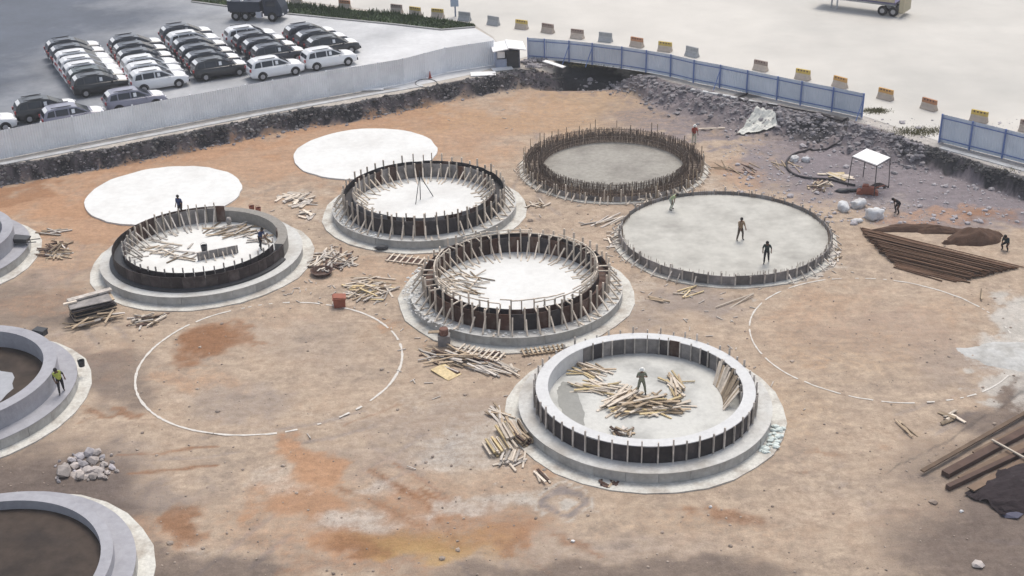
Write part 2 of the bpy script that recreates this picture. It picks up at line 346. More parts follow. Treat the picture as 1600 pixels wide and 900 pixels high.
for q in ([(560, 705), (640, 760), (720, 830), (780, 915)], [(140, 705), (300, 700), (520, 668), (700, 610)], [(330, 910), (470, 800), (640, 715), (750, 640)], [(1000, 910), (1180, 850), (1400, 740), (1640, 590)],
          [(1230, 760), (1330, 690), (1480, 640), (1620, 590)], [(820, 160), (860, 200), (820, 290), (860, 340)], [(90, 300), (300, 245), (520, 190), (800, 150)], [(180, 540), (130, 450), (160, 340), (80, 300)], [(880, 880), (1100, 860), (1350, 820), (1600, 830)]): rut(q)
pz_ = pz_ + RUT; gm.vertices.foreach_set('co', np.stack([px_, py_, pz_], -1).ravel())
# slurry puddle ring beside the front base
r_ = np.hypot((WU * .5 + U * .5 - 872) / 44, (WV * .5 + V * .5 - 787) / 24)
att['pale'] = np.maximum(att['pale'], .75 * (1 - sstep(.3, .55, r_))); att['grey'] = np.maximum(att['grey'], 1.0 * np.exp(-((r_ - .75) / .2) ** 2)); att['clay'] *= sstep(1.0, 1.5, r_); att['pale'] *= 1 - np.exp(-((r_ - .75) / .16) ** 2); att['pale'] = np.maximum(att['pale'], .7 * np.exp(-((r_ - 1.1) / .14) ** 2))
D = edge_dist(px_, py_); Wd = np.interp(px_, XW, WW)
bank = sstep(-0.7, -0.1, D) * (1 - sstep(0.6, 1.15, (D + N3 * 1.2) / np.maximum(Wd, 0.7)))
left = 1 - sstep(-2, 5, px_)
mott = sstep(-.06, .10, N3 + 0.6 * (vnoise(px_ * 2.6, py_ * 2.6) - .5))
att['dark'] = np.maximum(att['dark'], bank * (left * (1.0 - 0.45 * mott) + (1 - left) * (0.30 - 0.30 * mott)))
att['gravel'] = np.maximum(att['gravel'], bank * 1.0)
for k in ('clay', 'brown', 'ochre', 'vignette_soil'): att[k] *= 1 - bank
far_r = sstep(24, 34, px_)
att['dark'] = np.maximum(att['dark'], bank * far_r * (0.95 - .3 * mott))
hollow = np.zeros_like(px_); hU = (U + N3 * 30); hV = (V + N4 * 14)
hr = np.hypot((hU - 925) / 66, (hV - 124 - (hU - 925) * .05) / 16); att['dark'] = np.maximum(att['dark'], 1.0 * (1 - sstep(.75, 1.05, hr)))  # shade inside the hollow painted dark into the ground colour
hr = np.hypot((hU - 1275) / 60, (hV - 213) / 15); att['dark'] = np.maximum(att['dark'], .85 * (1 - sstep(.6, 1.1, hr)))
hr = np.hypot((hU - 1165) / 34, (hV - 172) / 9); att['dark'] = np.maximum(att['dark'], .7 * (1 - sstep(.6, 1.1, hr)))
out = sstep(0.0, 0.6, -D); att['pale'] = np.maximum(att['pale'], out * 0.8)
for k in ('clay', 'brown', 'ochre'): att[k] *= (1 - out)
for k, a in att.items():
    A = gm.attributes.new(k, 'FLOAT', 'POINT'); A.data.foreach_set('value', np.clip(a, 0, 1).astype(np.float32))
def ground_material():
    m = bpy.data.materials.new('site_soil'); m.use_nodes = True; n = m.node_tree.nodes; l = m.node_tree.links; b = n['Principled BSDF']
    b.inputs['Roughness'].default_value = 0.95; b.inputs['Specular IOR Level'].default_value = 0.15
    geo = n.new('ShaderNodeNewGeometry')
    def noise(sc, det=8, rough=0.65):
        q = n.new('ShaderNodeTexNoise'); q.inputs['Scale'].default_value = sc; q.inputs['Detail'].default_value = det; q.inputs['Roughness'].default_value = rough
        l.new(geo.outputs['Position'], q.inputs['Vector']); return q.outputs[0]
    def rng(x, a, bb, c, d):
        q = n.new('ShaderNodeMapRange'); l.new(x, q.inputs[0])
        for i, k in enumerate((a, bb, c, d)): q.inputs[i + 1].default_value = k
        return q.outputs[0]
    def mix(f, A, B):
        q = n.new('ShaderNodeMix'); q.data_type = 'RGBA'
        if hasattr(f, 'is_linked'): l.new(f, q.inputs[0])
        else: q.inputs[0].default_value = f
        for i, c in ((6, A), (7, B)):
            if isinstance(c, tuple): q.inputs[i].default_value = (*c, 1)
            else: l.new(c, q.inputs[i])
        return q.outputs[2]
    big = rng(noise(0.25), .38, .62, 0, 1); mid = rng(noise(1.1), .40, .60, 0, 1); fine = noise(2.6, 12, .72); speck = noise(14.0, 6, .75)
    mp = n.new('ShaderNodeMapping'); mp.inputs['Rotation'].default_value = (0, 0, R(-24)); mp.inputs['Scale'].default_value = (.30, .9, 1); l.new(geo.outputs['Position'], mp.inputs[0])
    st = n.new('ShaderNodeTexNoise'); st.inputs['Scale'].default_value = 1.0; st.inputs['Detail'].default_value = 9; st.inputs['Roughness'].default_value = .6; st.inputs['Distortion'].default_value = 1.6; l.new(mp.outputs[0], st.inputs['Vector'])
    mp2 = n.new('ShaderNodeMapping'); mp2.inputs['Rotation'].default_value = (0, 0, R(48)); mp2.inputs['Scale'].default_value = (.25, 1.0, 1); l.new(geo.outputs['Position'], mp2.inputs[0])
    st2 = n.new('ShaderNodeTexNoise'); st2.inputs['Scale'].default_value = 1.0; st2.inputs['Detail'].default_value = 9; st2.inputs['Distortion'].default_value = 1.6; l.new(mp2.outputs[0], st2.inputs['Vector'])
    streak = n.new('ShaderNodeMath'); streak.operation = 'MULTIPLY'; l.new(rng(st.outputs[0], .3, .7, .92, 1.08), streak.inputs[0]); l.new(rng(st2.outputs[0], .3, .7, .93, 1.07), streak.inputs[1])
    c = mix(big, (.38, .288, .215), (.295, .235, .188))
    c = mix(mid, c, (.415, .328, .252))
    cols = dict(grey=(.235, .205, .195), vignette_soil=(.105, .084, .078), gravel=(.205, .180, .192), clay=(.385, .222, .13), ochre=(.38, .25, .115), brown=(.235, .122, .066), pale=(.47, .445, .41), dark=(.036, .036, .040))
    for k in ('grey', 'gravel', 'vignette_soil', 'clay', 'ochre', 'brown', 'pale', 'dark'):
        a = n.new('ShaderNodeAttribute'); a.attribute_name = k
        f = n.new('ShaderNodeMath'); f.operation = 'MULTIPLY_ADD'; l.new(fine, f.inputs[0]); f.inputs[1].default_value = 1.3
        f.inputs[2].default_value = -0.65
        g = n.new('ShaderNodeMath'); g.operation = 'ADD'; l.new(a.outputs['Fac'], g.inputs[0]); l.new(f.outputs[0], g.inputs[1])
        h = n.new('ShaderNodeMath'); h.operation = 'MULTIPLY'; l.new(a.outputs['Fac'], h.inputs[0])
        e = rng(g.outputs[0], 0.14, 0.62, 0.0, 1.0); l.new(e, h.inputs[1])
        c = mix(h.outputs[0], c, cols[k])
    s = n.new('ShaderNodeVectorMath'); s.operation = 'SCALE'; l.new(c, s.inputs[0])
    mm = n.new('ShaderNodeMath'); mm.operation = 'MULTIPLY'
    l.new(rng(fine, .3, .7, .76, 1.22), mm.inputs[0]); l.new(rng(speck, .3, .7, .80, 1.18), mm.inputs[1])
    m3 = n.new('ShaderNodeMath'); m3.operation = 'MULTIPLY'; l.new(mm.outputs[0], m3.inputs[0]); l.new(streak.outputs[0], m3.inputs[1]); l.new(m3.outputs[0], s.inputs[3]); l.new(s.outputs[0], b.inputs['Base Color'])
    bp = n.new('ShaderNodeBump'); bp.inputs['Strength'].default_value = 0.55; bp.inputs['Distance'].default_value = 0.12
    l.new(fine, bp.inputs['Height']); l.new(bp.outputs[0], b.inputs['Normal'])
    return m
gm.materials.append(ground_material())
struct('ground', gm)

# paved ground outside the pit
YARD = mat('bright_concrete_yard', (0.545, 0.525, 0.49), 0.85, 0.10, 0.16, 0.3, 6, stain=(0.44, 0.43, 0.405), stain_scale=0.035, stain_amt=0.95, detail=12)
def lot_material():
    m = bpy.data.materials.new('vignetted_asphalt'); m.use_nodes = True; n = m.node_tree.nodes; l = m.node_tree.links; b = n['Principled BSDF']
    b.inputs['Roughness'].default_value = .85; b.inputs['Specular IOR Level'].default_value = .25
    g = n.new('ShaderNodeNewGeometry'); sx = n.new('ShaderNodeSeparateXYZ'); l.new(g.outputs['Position'], sx.inputs[0])
    def noise(sc, det):
        q = n.new('ShaderNodeTexNoise'); q.inputs['Scale'].default_value = sc; q.inputs['Detail'].default_value = det; q.inputs['Roughness'].default_value = .65; l.new(g.outputs['Position'], q.inputs['Vector']); return q.outputs[0]
    def ma(op, a, c):
        q = n.new('ShaderNodeMath'); q.operation = op
        for i, k in enumerate((a, c)):
            if isinstance(k, float): q.inputs[i].default_value = k
            else: l.new(k, q.inputs[i])
        return q.outputs[0]
    def rng(x, *k):
        q = n.new('ShaderNodeMapRange'); l.new(x, q.inputs[0])
        for i, v in enumerate(k): q.inputs[i + 1].default_value = v
        return q.outputs[0]
    edge = ma('ADD', sx.outputs[0], ma('MULTIPLY', noise(.06, 8), 55.0))        # asphalt paling to concrete at the gate, leftward vignetting painted in
    f = rng(edge, -20., 18., 0., 1.)
    mx = n.new('ShaderNodeMix'); mx.data_type = 'RGBA'; mx.inputs[6].default_value = (.105, .120, .150, 1); mx.inputs[7].default_value = (.57, .575, .585, 1); l.new(f, mx.inputs[0])
    s = n.new('ShaderNodeVectorMath'); s.operation = 'SCALE'; l.new(mx.outputs[2], s.inputs[0])
    l.new(ma('MULTIPLY', rng(noise(.16, 10), .3, .7, .82, 1.16), rng(noise(2.5, 6), .3, .7, .94, 1.06)), s.inputs[3]); l.new(s.outputs[0], b.inputs['Base Color'])
    return m
ASPH = lot_material()
def sheet(name, pts, z, m):
    mb = MB(); mb.add([(p.x, p.y, z) for p in pts], [tuple(range(len(pts)))]); me = mb.mesh(name, m)
    bm = bmesh.new(); bm.from_mesh(me); bmesh.ops.triangulate(bm, faces=bm.faces[:]); 
    for f in bm.faces:
        if f.normal.z < 0: f.normal_flip()
    bm.to_mesh(me); bm.free()
    return struct(name, me)
lot_far = [at(x, y, LOT) for x, y in [(800, 96), (770, 60), (735, 40), (330, -12), (0, -60), (-700, -130)]]
lot_near = [at(x, y, LOT) for x, y in [(-700, 395), (-300, 296), (0, 246), (100, 228), (400, 172), (560, 143), (640, 136), (740, 116)]]
sheet('car_lot', lot_near + lot_far, LOT + 0.016, ASPH)
yard_near = [at(x, y, LOT) for x, y in [(800, 96), (826, 88), (1000, 112), (1200, 150), (1347, 181), (1470, 222), (1600, 254), (2000, 380)]]
sheet('concrete_yard', yard_near + [Vector((120, 60, 0)), Vector((400, 300, 0)), Vector((400, 700, 0)), Vector((-200, 700, 0)), at(-700, -134, LOT), at(0, -64, LOT), at(330, -16, LOT), at(735, 36, LOT), at(770, 58, LOT)], LOT + 0.022, YARD)
KERB = mat('pale_kerb', (0.50, 0.51, 0.52), 0.9, 0.12, 1.0, stain=(0.34, 0.34, 0.35), stain_scale=0.8, stain_amt=0.7)

# ------------------------------------------------------------ silo bases
def panel_mesh(r0, r1, h, n, m, gap=0.008):
    da = 2 * PI / n; g = gap / r0
    return MB().lathe([(r0, 0), (r1, 0), (r1, h), (r0, h)], 3, -da / 2 + g, da / 2 - g).mesh('formwork_panel', m)
def arc_in(a, a0, a1):
    return (a - a0) % 360 <= (a1 - a0) % 360 if (a1 - a0) % 360 else True
ZS = 0.66
def silo_base(key, label, cx, cy, Rb=7.35, Rs=6.6, floor=FLOORW, seed=1):
    t = thing('silo_base', label, 'silo base', (cx, cy, 0), 0, 'round concrete silo bases')
    rr = random.Random(seed)
    part('blinding_layer', MB().disc(Rb, -0.25, 0.07, 30, 0.07, rr).mesh('blinding_layer', BLIND), t)
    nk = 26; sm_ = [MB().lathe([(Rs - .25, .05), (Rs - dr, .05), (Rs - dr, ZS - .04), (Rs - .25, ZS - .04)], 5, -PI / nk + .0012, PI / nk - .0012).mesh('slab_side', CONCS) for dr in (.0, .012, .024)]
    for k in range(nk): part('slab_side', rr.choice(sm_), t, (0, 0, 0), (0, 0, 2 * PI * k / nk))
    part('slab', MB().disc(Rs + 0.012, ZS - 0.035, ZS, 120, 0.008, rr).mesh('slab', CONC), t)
    return t
def ring_wall(t, ro, ri, h, m, z0=ZS, a0=0.0, a1=2 * PI, name='ring_wall'):
    return part(name, MB().lathe([(ri, z0), (ro, z0), (ro, z0 + h), (ri, z0 + h)], 120 if a1 - a0 > 6 else 60, a0, a1).mesh(name, m), t)
def around(t, name, me, n, rng_deg, rr, jit=0.004, z=ZS, off=0.0, zs=(1, 1), skip=0.0, tilt=0.0, alts=None):
    for i in range(n):
        a = 360.0 * (i + off) / n
        if not any(arc_in(a, *g) for g in rng_deg): continue
        if skip and rr.random() < skip: continue
        mm = me if not alts or rr.random() > alts[1] else alts[0]
        part(name, mm, t, (0, 0, z), (0, 0, R(a) + rr.uniform(-jit, jit)), (1, 1, rr.uniform(*zs)))
FULL = [(0, 360)]
def box_at(r, w, d, z0, z1, m, name): return MB().box((r, 0, (z0 + z1) / 2), (d, w, z1 - z0)).mesh(name, m)
def prop_mesh(r0, z0, r1, z1, m, w=0.085): return MB().bar((r0, 0, z0), (r1, 0, z1), w, w).mesh('prop', m)

def braced_ring(t, seed, outer, inner, alt, wood, n=48, ro=5.70, ri=5.12, h=1.06, gapm=None, woodin=None, top=0.5, ties=True, altp=.3):
    rr = random.Random(seed); woodin = woodin or wood
    ring_wall(t, ro - 0.03, ri + 0.03, h * 0.55, gapm or CONCS)
    around(t, 'formwork_panel', panel_mesh(ro, ro + 0.03, h, n, outer), n, FULL, rr, 0.001, zs=(.97, 1.03), alts=(panel_mesh(ro, ro + 0.03, h, n, alt), altp))
    around(t, 'formwork_panel', panel_mesh(ri - 0.03, ri, h, n, inner), n, FULL, rr, 0.001, zs=(.97, 1.03), alts=(panel_mesh(ri - .03, ri, h, n, alt), .3))
    around(t, 'post', box_at(ro + 0.085, 0.09, 0.10, 0, h + top, wood, 'post'), n, FULL, rr, 0.012, off=.5, zs=(.84, 1.1))
    around(t, 'post', box_at(ri - 0.085, 0.08, 0.10, 0, h + top * (.4 if not ties else .95), woodin, 'post'), n, FULL, rr, 0.012, off=.5, zs=(.85, 1.15))
    around(t, 'prop', prop_mesh(ro + 0.13, h * .80, ro + 0.80, 0.04, wood), n, FULL, rr, 0.02, off=.56, zs=(.85, 1.1), skip=.04)
    around(t, 'prop', prop_mesh(ri - 0.13, h * .80, ri - 1.05, 0.04, woodin), n, FULL, rr, 0.02, off=.56, zs=(.85, 1.1), skip=.04)
    # loose sole boards lying radially under the props
    around(t, 'sole_board', MB().bar((ro + .25, 0, .03), (ro + .88, 0, .03), .12, .05).mesh('sole_board', wood), n, FULL, rr, 0.05, off=.62, skip=.45)
    around(t, 'sole_board', MB().bar((ri - .3, 0, .03), (ri - 1.5, 0, .03), .09, .05).mesh('sole_board', woodin), n, FULL, rr, 0.07, off=.62, skip=.4)
    if ties: around(t, 'tie_bar', MB().bar((ri - .12, 0, h + .06), (ro + .12, 0, h + .06), .07, .07).mesh('tie_bar', wood), n, FULL, rr, 0.012, off=.5, skip=.35)
    return rr

# T: far middle base with black double formwork
T = silo_base('T', 'silo base with tall black double formwork and a thin pole at its centre', -6.13, 84.59, seed=11)
part('floor', MB().disc(5.05, ZS + .004, ZS + .02).mesh('floor', DISCW), T)
braced_ring(T, 21, PLY, PLYG, PLYB, WOOD, gapm=PLY, ties=False, altp=.15)
mb = MB(); mb.tube([(0, 0, ZS), (0.05, 0, ZS + 2.2)], .035, 6); mb.tube([(0.04, 0, ZS + 1.9), (.9, .5, ZS)], .03, 6); mb.tube([(0.04, 0, ZS + 1.9), (-.3, -.9, ZS)], .03, 6)
c0 = Vector((-6.13, 84.59, 0)); q = at(657, 312, ZS) - c0
solo('centre_pole', mb.mesh('centre_pole', DGREY), 'thin dark setting-out pole on raking legs at the centre of a white ring floor', 'pole', (at(657, 312, 0)).xyz * 0 + Vector((at(657, 312, ZS).x, at(657, 312, ZS).y, 0.02)))
# C: centre base with red-brown formwork
C = silo_base('C', 'middle silo base with reddish brown ring formwork and timber props inside and out', 0.263, 70.78, seed=12)
part('floor', MB().disc(5.05, ZS + .004, ZS + .02).mesh('floor', DISCW), C)
rr = braced_ring(C, 22, PLYB, PLYB, PLY, WOOD, gapm=PLYB, woodin=WOOD)
rl = MB().box((0, 0, 0), (.05, 2 * PI * 5.0 / 48 * 1.02, .06)).mesh('guard_rail', WOOD)
for zz in (1.42, 1.62):
    for i in range(48):
        if rr.random() < .25: continue
        a = 2 * PI * i / 48; part('guard_rail', rl, C, (5.03 * math.cos(a), 5.03 * math.sin(a), ZS + zz + rr.uniform(-.03, .03)), (rr.uniform(-.04, .04), 0, a))
# A: front base with white fresh ring
A = silo_base('A', 'nearest silo base, smooth white ring with black panels outside and timber on its floor', 6.797, 56.97, seed=13)
part('floor', MB().disc(5.02, ZS + .004, ZS + .02).mesh('floor', FLOORG), A)
ring_wall(A, 5.70, 5.06, 0.95, CONCW)
rr = random.Random(5); n = 50
around(A, 'formwork_panel', panel_mesh(5.70, 5.73, .90, n, PLY), n, FULL, rr, .001, zs=(.98, 1.02))
around(A, 'post', box_at(5.785, .065, .09, 0, 1.0, WOODG, 'post'), n, FULL, rr, .01, off=.5, zs=(.95, 1.35))
around(A, 'formwork_panel', panel_mesh(5.03, 5.06, .92, n, PLYG), n, [(92, 96), (100, 123), (67, 90), (-12, 58)], rr, .001, alts=(panel_mesh(5.03, 5.06, .92, n, PLY), .3))
around(A, 'formwork_panel', panel_mesh(5.02, 5.06, 1.0, n, PLYB), n, [(58, 68)], rr, .001)
around(A, 'post', box_at(4.97, .06, .08, 0, 1.0, WOODG, 'post'), n, [(-12, 124)], rr, .015, off=.5, zs=(.9, 1.25))
rr2 = random.Random(77)
def floor_patch(name, label, z, pix, m, t):
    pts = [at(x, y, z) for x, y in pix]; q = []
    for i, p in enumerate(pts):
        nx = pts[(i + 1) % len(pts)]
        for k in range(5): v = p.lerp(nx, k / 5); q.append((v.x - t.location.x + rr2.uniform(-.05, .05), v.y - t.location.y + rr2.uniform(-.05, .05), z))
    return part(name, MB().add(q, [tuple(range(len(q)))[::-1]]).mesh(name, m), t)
floor_patch('dark_patch', '', ZS + .026, [(878, 596), (893, 598), (902, 612), (912, 640), (914, 664), (898, 672), (884, 655), (872, 630), (870, 610)], mat('dark_screed', (.27, .27, .255), .8, .12, 3.0), A)  # irregular darker patch at the left of the floor
def bits(t, a0, a1, r0, r1, n, seed, m, z=ZS, smax=.12):
    rr = random.Random(seed); mb = MB()
    for i in range(n):
        a = R(rr.uniform(a0, a1)); q = rr.uniform(r0, r1); k = .02 + rr.expovariate(1 / (smax * .35)); k = min(k, smax)
        mb.blob((q * math.cos(a), q * math.sin(a), z + k * .3), (k, k * .8, k * .5), rr)
    part('mortar_bits', mb.mesh('mortar_bits', m), t, kind='stuff')
bits(T, 150, 245, 5.9, 6.55, 420, 3, DISCW); bits(C, 140, 235, 5.9, 7.0, 420, 4, DISCW); bits(C, 235, 400, 5.9, 6.5, 160, 5, DISCW); bits(A, 322, 345, 6.65, 7.25, 110, 6, mat('greenish_white_debris', (.60, .66, .64), .9), .07, .2)
# L: left base, dark low formwork
L = silo_base('L', 'silo base with dark unbraced outer ring and grey panels along its far left inside', -20.55, 77.09, seed=14)
part('floor', MB().disc(5.0, ZS + .004, ZS + .02).mesh('floor', FLOORW), L)
ring_wall(L, 5.68, 5.05, 0.86, mat('grey_brown_concrete', (.26, .245, .225), .9, .2, 4.0, .3, 12), a0=R(-9), a1=R(97))
ring_wall(L, 5.66, 5.07, 0.45, DGREY, a0=R(97.5), a1=R(350.5), name='gap_shade')  # dark filler: shade of the unfilled formwork gap put into its colour
rr = random.Random(6)
around(L, 'formwork_panel', panel_mesh(5.69, 5.72, .92, n, PLYB), n, [(92, 164)], rr, .0005)
around(L, 'formwork_panel', panel_mesh(5.69, 5.72, .92, n, PLYD), n, [(165, 352)], rr, .0005, zs=(.99, 1.01))
part('base_strip', MB().lathe([(5.72, ZS), (5.98, ZS), (5.98, ZS + .12), (5.72, ZS + .16)], 60, R(175), R(345)).mesh('base_strip', DGREY), L)  # dark grey strip round the foot of the near panels
around(L, 'formwork_panel', panel_mesh(5.0, 5.04, 1.05, n, PLYG), n, [(84, 182)], rr, .001, alts=(panel_mesh(5.0, 5.04, 1.22, n, PLYB), .3))
around(L, 'formwork_panel', panel_mesh(5.0, 5.04, .9, n, PLYD), n, [(183, 352)], rr, .001)
around(L, 'formwork_panel', panel_mesh(4.98, 5.04, 1.25, n, PLYB), n, [(1, 14)], rr, .001)
around(L, 'post', box_at(4.93, .08, .1, 0, 1.4, WOOD, 'post'), n, [(84, 183)], rr, .012, off=.5, zs=(.9, 1.1))
around(L, 'post', box_at(5.03, .08, .08, .9, 1.25, WOODG, 'post'), n, [(190, 350)], rr, .012, off=.5, zs=(.9, 1.1))
around(L, 'prop', prop_mesh(4.88, 1.0, 3.9, .03, WOODG), n, [(84, 200)], rr, .03, off=.56, zs=(.9, 1.05))
around(L, 'sole_board', MB().bar((4.6, 0, .05), (3.5, 0, .05), .09, .05).mesh('sole_board', WOODG), n, [(100, 215)], rr, 0.07, off=.62, skip=.2)

# F: base with freshly cast floor inside low edge formwork
Fc = Vector((14.46, 78.43, 0))
Fs = thing('silo_base', 'silo base with wide freshly cast grey floor inside low edge boards, two workers on it', 'silo base', Fc, 0, 'round concrete silo bases')
rr = random.Random(15)
part('blinding_layer', MB().disc(7.5, -.25, .05, 32, .08, rr).mesh('blinding_layer', BLIND), Fs)
part('floor', MB().disc(6.98, .05, .42, 120).mesh('floor', mat('streaky_screed', (.46, .45, .415), .85, .14, 1.2, .2, 8, stain=(.32, .31, .285), stain_scale=.32, stain_amt=.9)), Fs)
n = 52
around(Fs, 'edge_board', panel_mesh(7.0, 7.05, .62, n, PLYG), n, FULL, rr, .001, z=.05, zs=(.95, 1.05))
around(Fs, 'post', box_at(7.1, .09, .09, 0, .75, WOODG, 'post'), n, FULL, rr, .02, off=.5, z=.02, zs=(.8, 1.3))
around(Fs, 'prop', prop_mesh(7.16, .45, 7.75, .0, WOODG, .07), n, [(150, 250), (290, 60)], rr, .03, off=.55, z=.04, zs=(.8, 1.1))
mb = MB()
for i in range(220):
    a = rr.uniform(0, 2 * PI); r0 = 6.9 + rr.uniform(-.05, .05)
    mb.tube([(r0 * math.cos(a), r0 * math.sin(a), .3), (r0 * math.cos(a), r0 * math.sin(a), rr.uniform(.72, .95))], .014, 4)
part('starter_bars', mb.mesh('starter_bars', REBAR), Fs, kind='stuff')

# E: base at the reinforcement stage
Ec = Vector((8.07, 92.2, 0))
Es = thing('silo_base', 'silo base still bare rusty reinforcement, a ring of upright bars round a grey floor', 'silo base', Ec, 0, 'round concrete silo bases')
rr = random.Random(16)
part('blinding_layer', MB().disc(7.3, -.25, .06, 32, .08, rr).mesh('blinding_layer', BLIND), Es)
part('floor', MB().disc(5.9, .06, .10).mesh('floor', mat('dull_grey_screed', (.31, .295, .265), .9, .2, 3.0, .2, 10, stain=(.22, .205, .185), stain_scale=.4, stain_amt=.9)), Es)
part('rusty_bed', MB().lathe([(5.45, .06), (6.9, .06), (6.9, .13), (5.45, .13)], 80).mesh('rusty_bed', mat('rust_stained_bed', (.31, .26, .22), .95, .3, 3.0)), Es)
mb = MB()
for rad, nb, h0, h1 in ((6.78, 460, .8, 1.0), (6.5, 340, .6, .95), (6.1, 260, .5, .85), (5.75, 320, .7, 1.0), (5.5, 420, .85, 1.05)):
    for i in range(nb):
        a = 2 * PI * (i + rr.uniform(-.2, .2)) / nb; r0 = rad + rr.uniform(-.03, .03); h = rr.uniform(h0, h1)
        mb.tube([(r0 * math.cos(a), r0 * math.sin(a), .05), ((r0 + rr.uniform(-.06, .06)) * math.cos(a), r0 * math.sin(a), h)], .024, 4)
part('upright_bars', mb.mesh('upright_bars', REBAR), Es, kind='stuff')
mb = MB()
for rad in (5.5, 6.78):
    for z in (.3, .6): mb.tube([(rad * math.cos(a), rad * math.sin(a), z) for a in np.linspace(0, 2 * PI, 73)[:-1]], .02, 4, True)
part('hoop_bars', mb.mesh('hoop_bars', REBAR), Es, kind='stuff')
mb = MB()
for i in range(200):
    a = 2 * PI * (i + rr.uniform(-.3, .3)) / 200
    for zz in (.4,): mb.tube([(5.5 * math.cos(a), 5.5 * math.sin(a), zz), (6.8 * math.cos(a), 6.8 * math.sin(a), zz)], .02, 4)
for rad in (5.5, 6.7): mb.tube([(rad * math.cos(a), rad * math.sin(a), .80) for a in np.linspace(0, 2 * PI, 73)[:-1]], .018, 4, True)
part('top_mat_bars', mb.mesh('top_mat_bars', REBAR), Es, kind='stuff')
around(Es, 'stake', box_at(6.95, .08, .08, 0, .75, WOOD, 'stake'), 72, [(150, 30)], rr, .03, z=.04, zs=(.5, 1.4), skip=.15)
around(Es, 'stake', box_at(6.95, .05, .05, 0, 1.3, WOODD, 'stake'), 60, FULL, rr, .03, z=.04, zs=(.8, 1.2), skip=.3)
around(Es, 'edge_board', panel_mesh(6.85, 6.88, .4, 40, PLYG), 40, [(180, 20)], rr, .002, z=.05, skip=.15)
around(Es, 'prop', prop_mesh(7.0, .5, 7.5, .0, WOOD, .09), 72, [(170, 360)], rr, .04, off=.5, z=.05, zs=(.6, 1.1), skip=.15)

# G, H, I: finished bases cut by the left edge, with open wells
CONCG = mat('bluish_grey_concrete', (0.345, 0.345, 0.375), 0.9, 0.12, 3.0, 0.2, 12, stain=(0.29, 0.29, 0.32), stain_scale=0.6, stain_amt=0.8)
WALLG = mat('well_wall_concrete', (0.30, 0.305, 0.34), 0.9, 0.15, 2.0, stain=(0.2, 0.2, 0.23), stain_scale=0.8, stain_amt=0.7)
WETG = mat('half_dry_pit_floor', (0.10, 0.098, 0.105), 0.4, 0.2, 1.2, spec=0.4, stain=(0.42, 0.43, 0.45), stain_scale=0.16, stain_amt=0.9)
PALE_PATCH = mat('paler_screed_patch', (0.36, 0.37, 0.40), 0.8, 0.12, 2.0)
def finished_base(label, cx, cy, h, ri, floor, seed):
    t = silo_base('', label, cx, cy, seed=seed)
    for o in t.children:
        if o.name.split('.')[0] == 'slab': o.data.materials[0] = CONCG
    ring_wall(t, 5.70, ri, h, CONCG)
    part('floor', MB().disc(ri + .03, ZS + .004, ZS + .02).mesh('floor', floor), t)
    return t
G = finished_base('plain silo base cut by the left edge with a grey barrow on its slab', -39.37, 78.17, 1.05, 5.0, WETG, 31)
H = finished_base('finished silo base at the left edge with a worker in yellow vest on it', -30.69, 59.75, 1.05, 5.0, WET, 32)
rr = random.Random(3)
part('pale_patch', MB().disc(3.9, ZS + .021, ZS + .03, 40, .35, rr).mesh('pale_patch', PALE_PATCH), H, (-.5, -.5, 0))  # paler uneven disc over the dark floor
I = finished_base('finished silo base in the bottom left corner with dark wet mud inside its ring', -23.33, 43.63, 0.50, 5.18, WET, 33)

# white floor discs and chalk circles
for lab, (x, y), s in (('white screed disc behind the dark left silo base, the farther left of the two discs', (-26.0, 89.02), 1), ('white screed disc behind the black double-formwork ring, nearest the back bank', (-11.55, 96.8), 2)):
    solo('screed_disc', MB().disc(5.77, -.2, .11, 54, .07, random.Random(s)).mesh('screed_disc', DISCW), lab, 'concrete disc', (x, y, 0), group='white screed discs')
def chalk(lab, x, y, r0, w, gaps, seed):
    rr = random.Random(seed); n = 220; t = thing('chalk_circle', lab, 'chalk circle', (x, y, 0), 0, 'chalk setting-out circles'); run = []
    def flush():
        if not run: return
        mb = MB(); vs = []
        for (a, ww) in run:
            for rad in (r0 - ww / 2, r0 + ww / 2):
                X = x + rad * math.cos(a); Y = y + rad * math.sin(a); vs.append((X - x, Y - y, ghs(X, Y) + .022))
        k = len(run); mb.add(vs, [(2 * q, 2 * q + 1, 2 * q + 3, 2 * q + 2) for q in range(k - 1)])
        part('chalk_dash', mb.mesh('chalk_dash', CHALK), t); run.clear()
    for i in range(n + 1):
        a0 = 2 * PI * i / n; dg = math.degrees(a0)
        if any(arc_in(dg, *q[:2]) and rr.random() < q[2] for q in gaps) or i == n:
            if i == n and run: run.append((a0, w))
            if len(run) < 2 and run: run.append((run[0][0] + 2 * PI / n, w * .7))
            flush(); continue
        run.append((a0, w * rr.uniform(.6, 1.3)))
chalk('bold chalk circle on bare soil with a big brown stain inside it', -13.87, 63.12, 7.49, .14, [(70, 120, .25), (280, 330, .4), (0, 360, .03)], 1)
chalk('faint broken chalk circle on bare soil in front of the rusty bar stack', 21.32, 64.6, 7.49, .10, [(65, 100, .3), (320, 20, .75), (230, 300, .3), (0, 360, .07)], 2)

